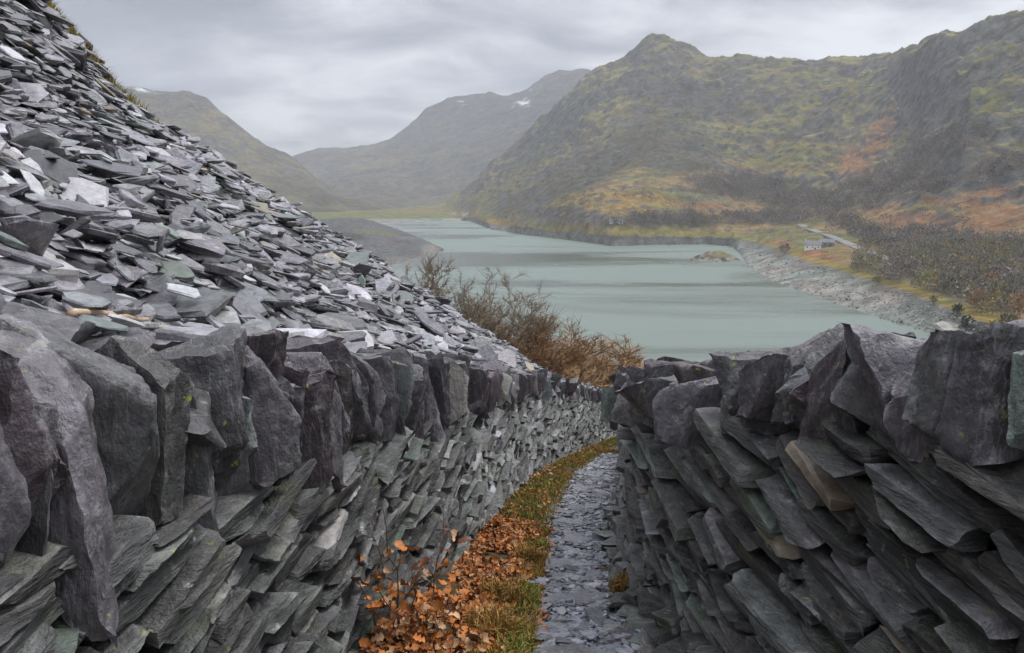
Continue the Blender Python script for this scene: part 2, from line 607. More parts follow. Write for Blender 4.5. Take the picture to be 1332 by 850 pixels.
# ------------------------------------------------------------------ large structure: lake, hillside, mountains
def lake():
    m, t, b = new_mat('lake water')
    L = t.links.new
    ge = N(t, 'ShaderNodeNewGeometry')
    pos = ge.outputs['Position']
    # wind lanes: ruffled water scatters sky light, calm water mirrors the hills
    lane = noise(t, pos, 0.006, 5, 0.6, 0.6, (0.45, 1.3, 1))
    lr = ramp(t, [(0.38, 0.0), (0.53, 1.0)])
    L(lane, lr.inputs[0])
    cr = mixc(t, lr.outputs[0], (0.085, 0.105, 0.083), (0.160, 0.198, 0.172))  # pale sky sheen and dark hill reflections put into the base colour
    L(cr, b.inputs['Base Color'])
    ro = N(t, 'ShaderNodeMapRange', inp={'To Min': 0.12, 'To Max': 0.42})
    L(lr.outputs[0], ro.inputs['Value'])
    L(ro.outputs[0], b.inputs['Roughness'])
    b.inputs['IOR'].default_value = 1.33
    w = noise(t, pos, 0.35, 3, 0.6, 0.2, (0.6, 1.6, 1))
    bp = N(t, 'ShaderNodeBump', inp={'Strength': 0.35, 'Distance': 0.5})
    L(w, bp.inputs['Height'])
    L(bp.outputs[0], b.inputs['Normal'])
    V = np.array([[-3000, 60, 0], [3000, 60, 0], [3000, 3500, 0], [-3000, 3500, 0]], float)
    o = add('lake', V, np.array([[0, 1, 2, 3]]), m)
    tag(o, 'milky teal lake lying between the mountains', kind='structure')


lake()


def hillside():
    xs = np.concatenate([np.linspace(-160, -14, 30), np.linspace(-12, 22, 70), np.linspace(24, 190, 40)])
    ys = np.concatenate([np.linspace(-12, 40, 80), np.linspace(42, 270, 70)])
    X, Y = np.meshgrid(xs, ys)
    Z = hill_rel(X, Y)
    inpath = (X > X_LB(np.clip(Y, -3, 35)) - 0.3) & (X < X_RB(np.clip(Y, -2, 32.5)) + 0.3)
    far = np.clip((Y - 34) / 20, 0, 1)
    n = fbm(np.stack([X / 14, Y / 14, X * 0], -1), 4) * 2.2 * far
    Z = Z + n - np.where(inpath & (Y < 34), 0.02, 0.0) + CZ
    V = np.stack([X, Y, Z], -1).reshape(-1, 3)
    ny, nx = X.shape
    i = np.arange(ny * nx).reshape(ny, nx)
    Q = np.stack([i[:-1, :-1], i[:-1, 1:], i[1:, 1:], i[1:, :-1]], -1).reshape(-1, 4)
    o = add('ground', V, Q, M['turf'], smooth=True)
    tag(o, 'steep hillside of rough turf falling to the lake', kind='structure')


hillside()


def terrain_mat(name, bump=1.0, bscale=0.02, bdist=6.0, rock_lim=-0.02):
    m, t, b = new_mat(name)
    L = t.links.new
    at = N(t, 'ShaderNodeAttribute', attribute_name='Col')
    ge = N(t, 'ShaderNodeNewGeometry')
    pos = ge.outputs['Position']
    n1 = noise(t, pos, bscale * 4, 6, 0.7, 0.2)
    n2 = noise(t, pos, bscale, 6, 0.65, 0.3)
    r1 = ramp(t, [(0.28, 0.35), (0.46, 0.8), (0.56, 1.1), (0.72, 1.6)])
    L(n1, r1.inputs[0])
    c = mixc(t, 1.0, at.outputs['Color'], r1.outputs[0], 'MULTIPLY')
    r2 = ramp(t, [(0.3, (1.12, 0.92, 0.85)), (0.7, (0.88, 1.06, 1.0))])
    L(n2, r2.inputs[0])
    c = mixc(t, 1.0, c, r2.outputs[0], 'MULTIPLY')
    # bare rock wherever the ground is too steep to hold turf
    sn = N(t, 'ShaderNodeSeparateXYZ')
    L(ge.outputs['Normal'], sn.inputs[0])
    n3 = noise(t, pos, bscale * 2.2, 5, 0.7, 0.4)
    sm = N(t, 'ShaderNodeMath', operation='MULTIPLY_ADD', inp={1: 1.5})
    L(n3, sm.inputs[0])
    nb = noise(t, pos, bscale * 0.55, 3, 0.55, 0.5)
    nbm = N(t, 'ShaderNodeMath', operation='MULTIPLY_ADD', inp={1: 1.1, 2: 0.05})
    L(nb, nbm.inputs[0])
    ng = N(t, 'ShaderNodeMath', operation='MULTIPLY_ADD', inp={1: -1.6})
    L(sn.outputs['Z'], ng.inputs[0])
    L(nbm.outputs[0], ng.inputs[2])
    L(ng.outputs[0], sm.inputs[2])
    rk = N(t, 'ShaderNodeMapRange', inp={'From Min': rock_lim, 'From Max': rock_lim + 0.16, 'To Min': 0.0, 'To Max': 0.85})
    L(sm.outputs[0], rk.inputs['Value'])
    sp_ = N(t, 'ShaderNodeSeparateXYZ')
    L(pos, sp_.inputs[0])
    hz = N(t, 'ShaderNodeMapRange', inp={'From Min': 9.0, 'From Max': 24.0})
    L(sp_.outputs['Z'], hz.inputs['Value'])
    rkm = N(t, 'ShaderNodeMath', operation='MULTIPLY')
    L(rk.outputs[0], rkm.inputs[0])
    L(hz.outputs[0], rkm.inputs[1])
    rc = ramp(t, [(0.35, (0.030, 0.030, 0.031)), (0.65, (0.135, 0.133, 0.130))])
    L(n1, rc.inputs[0])
    c = mixc(t, rkm.outputs[0], c, rc.outputs[0])
    L(c, b.inputs['Base Color'])
    b.inputs['Roughness'].default_value = 0.95
    b.inputs['Specular IOR Level'].default_value = 0.1
    hs = N(t, 'ShaderNodeMath', operation='MULTIPLY_ADD', inp={1: 0.4})
    L(n1, hs.inputs[0])
    L(n2, hs.inputs[2])
    bp = N(t, 'ShaderNodeBump', inp={'Strength': bump, 'Distance': bdist})
    L(hs.outputs[0], bp.inputs['Height'])
    L(bp.outputs[0], b.inputs['Normal'])
    return m


def line_from(pts):
    """pts: (px, py, Y) or (px, py, ('z', height)); returns sorted u, Y, z (world)"""
    out = []
    for px, py, d in pts:
        u, rz = ray(px, py)
        if isinstance(d, tuple):
            Y = (d[1] - CZ) / rz
        else:
            Y = d
        out.append((float(u), float(Y), float(CZ + rz * Y)))
    out.sort()
    return np.array(out)


def loft(name, lines, u0, u1, nu, nseg, mat, color_fn, disp_fn, label, kind='structure', wig_fn=None):
    us = np.linspace(u0, u1, nu)
    Ys, Zs = [], []
    for ln in lines:
        Ys.append(np.interp(us, ln[:, 0], ln[:, 1]))
        Zs.append(np.interp(us, ln[:, 0], ln[:, 2]))
    Ys, Zs = np.array(Ys), np.array(Zs)
    for k in range(1, len(Ys)):
        Ys[k] = np.maximum(Ys[k], Ys[k - 1] + 2)
    rowsY, rowsZ, rowsT = [], [], []
    for k in range(len(Ys) - 1):
        n = nseg[k]
        for s in range(n + (1 if k == len(Ys) - 2 else 0)):
            f = s / n
            # monotone cubic-ish ease using neighbour slopes
            d0 = (Zs[k + 1] - Zs[k]) / (Ys[k + 1] - Ys[k])
            dm = (Zs[k] - Zs[k - 1]) / (Ys[k] - Ys[k - 1]) if k > 0 else d0
            dp = (Zs[k + 2] - Zs[k + 1]) / (Ys[k + 2] - Ys[k + 1]) if k + 2 < len(Ys) else d0

            def hm(a, b):
                return np.where(a * b > 0, 2 * a * b / np.where(a + b == 0, 1, a + b), 0)
            m0 = hm(dm, d0) if k > 0 else d0
            m1 = hm(d0, dp) if k + 2 < len(Ys) else d0
            h = Ys[k + 1] - Ys[k]
            z = (2 * f ** 3 - 3 * f ** 2 + 1) * Zs[k] + (f ** 3 - 2 * f ** 2 + f) * h * m0 + (-2 * f ** 3 + 3 * f ** 2) * Zs[k + 1] + (f ** 3 - f ** 2) * h * m1
            rowsY.append(Ys[k] + f * h)
            rowsZ.append(z)
            rowsT.append(np.full(nu, k + f))
    Y, Z, T = np.array(rowsY), np.array(rowsZ), np.array(rowsT)
    if wig_fn is not None:
        Y = Y + wig_fn(us[None] * Y, Y, T)
    X = us[None] * Y
    Z = Z + disp_fn(X, Y, Z, T)
    P = np.stack([X, Y, Z], -1)
    col = color_fn(P, T)
    nr = len(Y)
    i = np.arange(nr * nu).reshape(nr, nu)
    Q = np.stack([i[:-1, :-1], i[:-1, 1:], i[1:, 1:], i[1:, :-1]], -1).reshape(-1, 4)
    o = add(name, P.reshape(-1, 3), Q, mat, smooth=True, color=col.reshape(-1, 3))
    tag(o, label, kind=kind)
    return o, P, T, us


def col_mix(base, c, w):
    return base * (1 - w[..., None]) + np.array(c) * w[..., None]


OLIVE, STRAW, BRACKEN, RUST = (0.145, 0.132, 0.062), (0.275, 0.225, 0.115), (0.235, 0.140, 0.070), (0.225, 0.115, 0.062)
CRAG, SCREE, WOODS, GREEN = (0.055, 0.055, 0.053), (0.145, 0.14, 0.13), (0.105, 0.090, 0.073), (0.145, 0.150, 0.062)


def blob(px, py, cx, cy, rx, ry, ang=0.0, nz=0):
    a = math.radians(ang)
    dx, dy = px - cx, py - cy
    x = dx * math.cos(a) + dy * math.sin(a)
    y = -dx * math.sin(a) + dy * math.cos(a)
    return sstep(1.25, 0.65, np.sqrt((x / rx) ** 2 + (y / ry) ** 2) + nz)


def right_colors(P, T):
    px, py, _ = project(P)
    X, Y, Z = P[..., 0], P[..., 1], P[..., 2]
    Q = np.stack([X / 130, Y / 130, Z / 60], -1)
    n1 = fbm(Q, 5)
    n2 = fbm(Q * 2.7 + 31, 5)
    n3 = fbm(Q * 0.8 + 77, 4)
    c = np.broadcast_to(np.array(OLIVE), P.shape).copy()
    c = col_mix(c, STRAW, sstep(-0.08, 0.3, n1) * 0.75)
    c = col_mix(c, GREEN, sstep(0.06, 0.3, n3) * 0.5)
    c = col_mix(c, (0.09, 0.075, 0.05), sstep(0.05, 0.35, n2) * 0.6)
    # bracken low on the slopes
    low = sstep(150, 275, py + n2 * 90)
    c = col_mix(c, BRACKEN, low * sstep(-0.05, 0.18, n1) * 0.75)
    # crags: noise and steepness
    gz = np.gradient(Z, axis=0) / np.maximum(np.gradient(Y, axis=0), 0.5)
    cr = sstep(0.06, 0.26, n2 + 0.25 * sstep(0.25, 0.8, np.abs(gz)) - 0.05)
    c = col_mix(c, CRAG, cr * sstep(1.4, 2.2, T) * 0.75)
    for b in [(870, 190, 75, 38, 20), (760, 225, 70, 26, -20), (700, 200, 60, 14, -40), (1215, 105, 26, 45, 30), (1235, 135, 30, 25, 0), (900, 130, 80, 22, 10), (680, 262, 40, 14, -15)]:
        c = col_mix(c, CRAG, blob(px, py, *b, nz=n2 * 1.2) * 0.75)
    # scree run and rusty bracken tongue below the gap
    c = col_mix(c, SCREE, blob(px, py, 1160, 135, 16, 60, 35, n2) * 0.5)
    for b in [(1140, 185, 18, 52, 38), (1110, 215, 20, 26, 0), (1200, 290, 60, 16, 0), (1290, 285, 60, 18, 0), (1245, 262, 50, 8, 0), (1060, 335, 26, 12, 10), (1085, 278, 26, 9, 10), (1290, 250, 50, 10, 0), (900, 268, 40, 7, 0), (1010, 318, 22, 7, 0)]:
        c = col_mix(c, RUST, blob(px, py, *b, nz=n2 * 1.3) * 0.85)
    for b in [(790, 268, 80, 16, -4), (860, 262, 50, 9, 5), (760, 290, 50, 7, 0), (650, 290, 30, 5, 0), (1020, 345, 30, 5, 25), (800, 255, 50, 6, 0)]:
        c = col_mix(c, (0.24, 0.165, 0.055), blob(px, py, *b, nz=n2 * 1.2) * 0.8)
    for b in [(1060, 132, 70, 16, -18), (1030, 160, 60, 14, -14), (650, 240, 70, 10, -38), (1290, 100, 30, 60, 20), (1020, 205, 60, 20, -10), (740, 150, 50, 14, -45)]:
        c = col_mix(c, (0.125, 0.12, 0.042), blob(px, py, *b, nz=n2 * 1.2) * 0.6)
    c = col_mix(c, (0.12, 0.16, 0.045), blob(px, py, 1042, 323, 6, 3, 0, nz=n2 * 0.5) * 0.9)
    # the dark winter woods' floor
    for b in WOOD_AREAS:
        c = col_mix(c, WOODS, blob(px, py, *b, nz=n2 * 1.2) * 0.8)
    # straw bank just above the drawdown stones
    c = col_mix(c, (0.20, 0.165, 0.045), (sstep(0.98, 1.03, T) * sstep(1.16, 1.05, T)) * sstep(600, 700, px) * 0.8)
    # bare drawdown stones between the water and the bank
    nb = fbm(np.stack([X / 22, Y / 22, Z / 4], -1), 4)
    st = sstep(1.03, 0.97, T)
    stone = np.array([0.22, 0.218, 0.205]) * (1 + 0.5 * nb[..., None]) * (1 - 0.35 * sstep(0.5, 0.9, T + nb * 0.4)[..., None])
    c = c * (1 - st[..., None]) + stone * st[..., None]
    # valley flat at the lake head: green field
    fld = sstep(615, 575, px) * sstep(0.98, 1.06, T) * sstep(2.1, 1.9, T)
    c = col_mix(c, (0.13, 0.15, 0.055), fld * 0.8)
    return np.clip(c, 0.01, 0.6)


WOOD_AREAS = [(1180, 235, 90, 28, -12), (1060, 262, 75, 14, 6), (960, 240, 70, 20, 0), (1230, 190, 60, 26, -20), (1260, 325, 110, 22, 5), (1180, 345, 70, 16, 15), (900, 288, 70, 8, 0), (1290, 385, 60, 34, 0), (1120, 300, 60, 10, 22), (1000, 285, 50, 8, 0), (1300, 225, 60, 20, -10), (1240, 375, 40, 20, 0), (1140, 360, 40, 8, 20), (820, 290, 40, 6, 0)]


def right_terrain():
    L0 = line_from([(380, 293, ('z', -0.6)), (480, 291, ('z', -0.6)), (505, 290.5, ('z', -0.6)), (560, 288, ('z', -0.6)), (610, 288, ('z', -0.6)), (640, 300, ('z', -0.6)), (690, 307, ('z', -0.6)), (740, 313, ('z', -0.6)), (800, 321, ('z', -0.6)), (860, 319, ('z', -0.6)), (920, 319, ('z', -0.6)), (952, 321, ('z', -0.6)), (962, 331, ('z', -0.6)), (972, 348, ('z', -0.6)), (1000, 366, ('z', -0.6)), (1050, 384, ('z', -0.6)), (1100, 401, ('z', -0.6)), (1150, 418, ('z', -0.6)), (1225, 440, ('z', -0.6)), (1332, 462, ('z', -0.6)), (1500, 520, ('z', -0.6)), (1900, 640, ('z', -0.6))])
    L1 = line_from([(380, 287, ('z', 5)), (500, 284, ('z', 5)), (600, 283.5, ('z', 5)), (630, 290, ('z', 7)), (690, 299, ('z', 9)), (740, 304, ('z', 9)), (800, 309, ('z', 9)), (870, 311, ('z', 8)), (950, 311, ('z', 8)), (985, 316, ('z', 8)), (1000, 322, ('z', 9)), (1050, 341, ('z', 9)), (1100, 356, ('z', 9)), (1150, 372, ('z', 9)), (1210, 393, ('z', 9)), (1260, 416, ('z', 8)), (1332, 440, ('z', 8)), (1500, 490, ('z', 8)), (1900, 600, ('z', 8))])
    L2 = line_from([(380, 274, 1950), (480, 276, 1900), (590, 277, 1850), (620, 279, 1500), (660, 276, 1260), (690, 277, 1160), (720, 268, 1080), (760, 260, 1030), (800, 254, 1020), (840, 252, 1020), (900, 261, 1010), (960, 278, 1000), (1000, 287, 950), (1040, 289, 880), (1100, 299, 760), (1160, 318, 640), (1250, 334, 560), (1332, 346, 510), (1500, 370, 440), (1900, 430, 400)])
    L3 = line_from([(380, 273, 2350), (480, 273.5, 2350), (580, 268, 2150), (640, 243, 1900), (700, 215, 1750), (760, 210, 1500), (800, 200, 1450), (860, 150, 1620), (900, 160, 1500), (1000, 205, 1300), (1060, 190, 1300), (1100, 210, 1150), (1150, 170, 1200), (1200, 190, 960), (1260, 150, 900), (1332, 170, 820), (1500, 150, 760), (1900, 200, 700)])
    L4 = line_from([(380, 272.5, 2800), (480, 273, 2800), (560, 270, 2500), (600, 250, 2350), (650, 210, 2300), (690, 175, 2250), (725, 140, 2200), (755, 111, 2200), (780, 95, 2150), (812, 86, 2100), (822, 77, 2080), (835, 65, 2050), (850, 57, 2050), (866, 58, 2050), (890, 70, 2000), (912, 80, 1950), (928, 87, 1900), (960, 84, 1850), (1000, 92, 1800), (1060, 98, 1750), (1110, 92, 1700), (1170, 79, 1500), (1195, 72, 1350), (1215, 60, 1300), (1240, 54, 1250), (1280, 46, 1200), (1332, 38, 1150), (1450, 20, 1100), (1900, 60, 1000)])
    L5 = L4.copy()
    L5[:, 1] += 700
    L5[:, 2] -= 160
    L0b = L0.copy()
    L0b[:, 1] -= 25
    L0b[:, 2] = -4
    lines = [L0b, L0, L1, L2, L3, L4, L5]

    def disp(X, Y, Z, T):
        Q = np.stack([X / 260, Y / 260, Z / 260], -1)
        big = fbm(Q + 5, 5, ridged=True)
        rid = fbm(Q * 3.1 + 9, 5, ridged=True)
        fin = fbm(Q * 9 + 3, 4, ridged=True, gain=0.6) - 0.1
        amp = sstep(2.1, 3.3, T) * sstep(4.99, 4.6, T) + 0.03
        amp2 = sstep(2.0, 2.6, T) * (0.25 + 0.75 * sstep(5.0, 4.7, T))
        shore = sstep(0.2, 0.9, T) * sstep(2.9, 1.6, T)
        hs = fbm(Q * 7 + 40, 4)
        valley = sstep(0.12, 0.02, np.abs(0)) if False else 1
        flat = sstep(-0.11, -0.02, X / Y)
        return flat * (58 * amp * (big - 0.1) + 28 * amp2 * (rid - 0.1) + 13 * amp2 * fin + shore * 7 * hs * sstep(1.2, 1.8, T) + shore * (1.4 + 5.5 * sstep(0.30, 0.24, X / Y)) * hs)

    def wig(X, Y, T):
        # a ragged shoreline with little points and coves along the far side
        k = sstep(2.9, 2.0, T) * sstep(0.0, 0.9, T) * sstep(-0.06, 0.0, X / Y) * (0.25 + 0.75 * sstep(0.30, 0.24, X / Y))
        return k * (26 * fbm(np.stack([X / 45, Y / 300, X * 0], -1), 4))

    def colfn(P, T):
        return right_colors(P, T - 1)
    return loft('mountain', lines, -0.30, 1.0, 640, [2, 12, 50, 88, 72, 3], terrain_mat('mountain ground', 1.0, 0.02, 7), colfn, lambda X, Y, Z, T: disp(X, Y, Z, T - 1 + 0.0), 'craggy olive and rust mountainside with a rounded knob above the lake', wig_fn=wig)


hill_o, hill_P, hill_T, hill_us = right_terrain()


def far_terrain():
    # far blue-grey range with snow streaks
    A0 = line_from([(150, 276, 2500), (900, 276, 2500)])
    A1 = line_from([(150, 262, 3100), (400, 255, 3100), (520, 250, 3100), (640, 235, 3000), (760, 200, 3000), (900, 200, 3000)])
    A2 = line_from([(150, 230, 3900), (395, 225, 3900), (450, 222, 3900), (520, 210, 3900), (560, 185, 3900), (640, 165, 3800), (700, 150, 3600), (760, 140, 3500), (900, 130, 3500)])
    A3 = line_from([(150, 235, 4800), (380, 214, 4800), (397, 208, 4700), (415, 200, 4700), (450, 199, 4700), (480, 192, 4600), (505, 183, 4500), (535, 165, 4500), (555, 150, 4500), (575, 135, 4500), (592, 127, 4500), (640, 126, 4500), (655, 131, 4600), (668, 127, 4700), (690, 121, 4700), (712, 108, 4600), (735, 102, 4500), (758, 99, 4400), (800, 112, 4400), (900, 150, 4400)])
    A4 = A3.copy()
    A4[:, 1] += 900
    A4[:, 2] -= 250

    def disp(X, Y, Z, T):
        Q = np.stack([X / 600, Y / 600, Z / 600], -1)
        a = sstep(0.2, 1.2, T) * sstep(3.0, 2.7, T)
        b = sstep(0.1, 1.0, T) * (0.15 + 0.85 * sstep(3.0, 2.8, T))
        return 110 * a * (fbm(Q, 5, ridged=True) - 0.1) + 45 * b * (fbm(Q * 4 + 8, 5, ridged=True) - 0.1)

    def colf(P, T):
        X, Y, Z = P[..., 0], P[..., 1], P[..., 2]
        Q = np.stack([X / 300, Y / 300, Z / 120], -1)
        n1, n2 = fbm(Q, 5), fbm(Q * 3 + 20, 5)
        c = np.broadcast_to(np.array((0.105, 0.095, 0.075)), P.shape).copy()
        c = col_mix(c, (0.16, 0.13, 0.07), sstep(0, 0.3, n1) * sstep(420, 150, Z))
        c = col_mix(c, (0.055, 0.053, 0.055), sstep(-0.1, 0.2, n2 + 0.35 * sstep(250, 520, Z)) * 0.9)
        px, py, _ = project(P)
        sn = sstep(0.12, 0.22, n2) * (blob(px, py, 690, 126, 30, 9, -35) + blob(px, py, 610, 138, 36, 9, 0) * 0.7)
        c = col_mix(c, (0.62, 0.63, 0.66), np.clip(sn, 0, 1))
        return c
    loft('mountain', [A0, A1, A2, A3, A4], -0.55, 0.30, 280, [10, 40, 50, 3], terrain_mat('far range ground', 1.0, 0.01, 14), colf, disp, 'distant blue grey mountain range with traces of snow at the valley head')
    # left-hand mountain behind the tip
    B0 = line_from([(-200, 292, 1500), (380, 284, 1700), (440, 279, 1800), (560, 277, 2400)])
    B1 = line_from([(-200, 250, 1900), (300, 262, 2000), (380, 265, 2000), (430, 268, 2050), (480, 272, 2300), (560, 275, 2500)])
    B2 = line_from([(-200, 170, 2400), (200, 190, 2400), (300, 215, 2400), (380, 240, 2400), (430, 260, 2400), (480, 270, 2600), (560, 274, 2700)])
    B3 = line_from([(-200, 90, 3000), (100, 108, 3000), (160, 115, 3000), (200, 120, 3000), (245, 122, 3000), (268, 128, 3000), (280, 140, 2950), (297, 155, 2900), (320, 174, 2900), (350, 194, 2850), (378, 206, 2850), (395, 218, 2800), (415, 238, 2800), (440, 255, 2750), (470, 264, 2750), (500, 272, 2800), (560, 273.5, 2900)])
    B4 = B3.copy()
    B4[:, 1] += 700
    B4[:, 2] -= 150

    def disp2(X, Y, Z, T):
        Q = np.stack([X / 350, Y / 350, Z / 350], -1) + 60
        a = sstep(0.2, 1.2, T) * sstep(3.0, 2.6, T) * sstep(-0.11, -0.2, X / Y)
        b = sstep(0.1, 1.0, T) * (0.2 + 0.8 * sstep(3.0, 2.8, T)) * sstep(-0.11, -0.17, X / Y)
        return 60 * a * (fbm(Q, 5, ridged=True) - 0.1) + 22 * b * (fbm(Q * 4 + 8, 5, ridged=True) - 0.1)

    def colf2(P, T):
        X, Y, Z = P[..., 0], P[..., 1], P[..., 2]
        Q = np.stack([X / 200, Y / 200, Z / 90], -1)
        n1, n2 = fbm(Q, 5), fbm(Q * 3 + 20, 5)
        c = np.broadcast_to(np.array((0.135, 0.115, 0.068)), P.shape).copy()
        c = col_mix(c, (0.17, 0.14, 0.07), sstep(0, 0.3, n1) * 0.7)
        c = col_mix(c, (0.06, 0.057, 0.055), sstep(-0.05, 0.2, n2 + 0.3 * sstep(260, 420, Z)) * 0.85)
        c = col_mix(c, (0.065, 0.06, 0.045), sstep(130, 60, Z) * sstep(-0.1, 0.1, n1) * 0.8)
        px, py, _ = project(P)
        c = col_mix(c, (0.62, 0.63, 0.66), blob(px, py, 185, 118, 26, 3, 6) * sstep(-0.05, 0.15, n2))
        return c
    loft('mountain', [B0, B1, B2, B3, B4], -0.85, -0.10, 260, [12, 30, 42, 3], terrain_mat('left mountain ground', 1.0, 0.015, 10), colf2, disp2, 'misty brown mountain with a blunt top rising behind the slate tip')
    # the old slate tip that juts into the lake
    S0 = line_from([(200, 430, ('z', -1)), (400, 376, ('z', -1)), (440, 366, ('z', -1)), (480, 357, ('z', -1)), (520, 346, ('z', -1)), (545, 339, ('z', -1)), (565, 333, ('z', -1)), (575, 328.5, ('z', -1)), (579, 325, ('z', -1)), (600, 324, ('z', -4))])
    S1 = line_from([(200, 330, 760), (400, 322, 760), (440, 316, 780), (480, 312, 810), (520, 312, 850), (545, 316, 850), (565, 322, 830), (575, 325, 800), (579, 324.5, ('z', -0.8)), (600, 323, ('z', -5))])
    S2 = line_from([(200, 300, 980), (400, 288, 980), (440, 285, 1000), (470, 285, 1030), (500, 294, 1050), (520, 302, 1000), (545, 311, 930), (565, 319, 880), (575, 323.5, 830), (579, 323.8, ('z', -1)), (600, 322, ('z', -6))])
    S3 = line_from([(200, 292, ('z', -2)), (440, 292, ('z', -2)), (500, 294, ('z', -2)), (520, 300, ('z', -2)), (545, 309, ('z', -2)), (565, 317, ('z', -2)), (579, 323, ('z', -2)), (600, 321, ('z', -7))])

    def colf3(P, T):
        X, Y, Z = P[..., 0], P[..., 1], P[..., 2]
        n = fbm(np.stack([X / 30, Y / 60, Z / 12], -1), 5)
        c = np.array((0.105, 0.105, 0.112)) * (1 + 0.6 * n[..., None])
        px, py, _ = project(P)
        c = col_mix(c, (0.15, 0.145, 0.06), blob(px, py, 490, 303, 30, 3, 8, n) * 0.7)
        c = col_mix(c, (0.06, 0.055, 0.045), blob(px, py, 455, 308, 18, 5, 0, n) * 0.8)
        c = col_mix(c, (0.24, 0.215, 0.19), blob(px, py, 560, 325, 12, 8, 10, n) * 0.6)
        c = col_mix(c, (0.17, 0.155, 0.14), sstep(0.5, 0.1, T) * 0.6)
        return np.clip(c, 0.02, 0.5)

    def disp3(X, Y, Z, T):
        return 3.0 * fbm(np.stack([X / 40, Y / 40, Z / 40], -1), 4) * sstep(0, 0.5, T) * sstep(3, 2.5, T) * sstep(-0.085, -0.11, X / Y)
    loft('spit', [S0, S1, S2, S3], -0.50, -0.075, 220, [24, 24, 8], terrain_mat('slate spit ground', 0.9, 0.05, 2.5, rock_lim=0.4), colf3, disp3, 'grey slate waste spit jutting into the lake')


far_terrain()


def island():
    rng = np.random.default_rng(8)
    u, rz = ray(930, 338)
    Y = -CZ / rz
    c = np.array([u * Y, Y, 0.0])
    nx, ny = 60, 40
    a = np.linspace(-1, 1, nx)
    b = np.linspace(-1, 1, ny)
    A, B = np.meshgrid(a, b)
    r = np.sqrt(A ** 2 + B ** 2)
    X, Yy = A * 22, B * 20
    nz = fbm(np.stack([X / 9, Yy / 9, X * 0], -1), 4)
    nr = fbm(np.stack([X / 4, Yy / 9, X * 0 + 5], -1), 4, ridged=True)
    Z = 7.0 * np.clip(1 - r ** 1.7 + nz * 0.7, -0.5, 1.2) + nr * 2.2 - 0.4
    V = np.stack([X, Yy, Z], -1).reshape(-1, 3) + c
    i = np.arange(nx * ny).reshape(ny, nx)
    Q = np.stack([i[:-1, :-1], i[:-1, 1:], i[1:, 1:], i[1:, :-1]], -1).reshape(-1, 4)
    col = np.broadcast_to(np.array((0.24, 0.225, 0.20)), (ny * nx, 3)).copy()
    n2 = fbm(V / 6, 4)
    col = col_mix(col, (0.05, 0.05, 0.048), sstep(-0.05, 0.2, n2))
    col = col_mix(col, (0.17, 0.15, 0.06), sstep(2.6, 4.0, V[:, 2]) * sstep(-0.35, 0.2, n2 + A.ravel() * 0.5))
    o = add('island', V, Q, terrain_mat('island rock', 1.0, 0.25, 1.0, rock_lim=0.3), color=col)
    tag(o, 'small rocky islet with grass on top near the stony shore', kind='structure')


island()


# ------------------------------------------------------------------ slate tip on the left
def in_frame(P, pad=20):
    px, py, d = project(P)
    return (px > -pad) & (px < 1332 + pad) & (py > -pad) & (py < 850 + pad) & (d > 0.3)


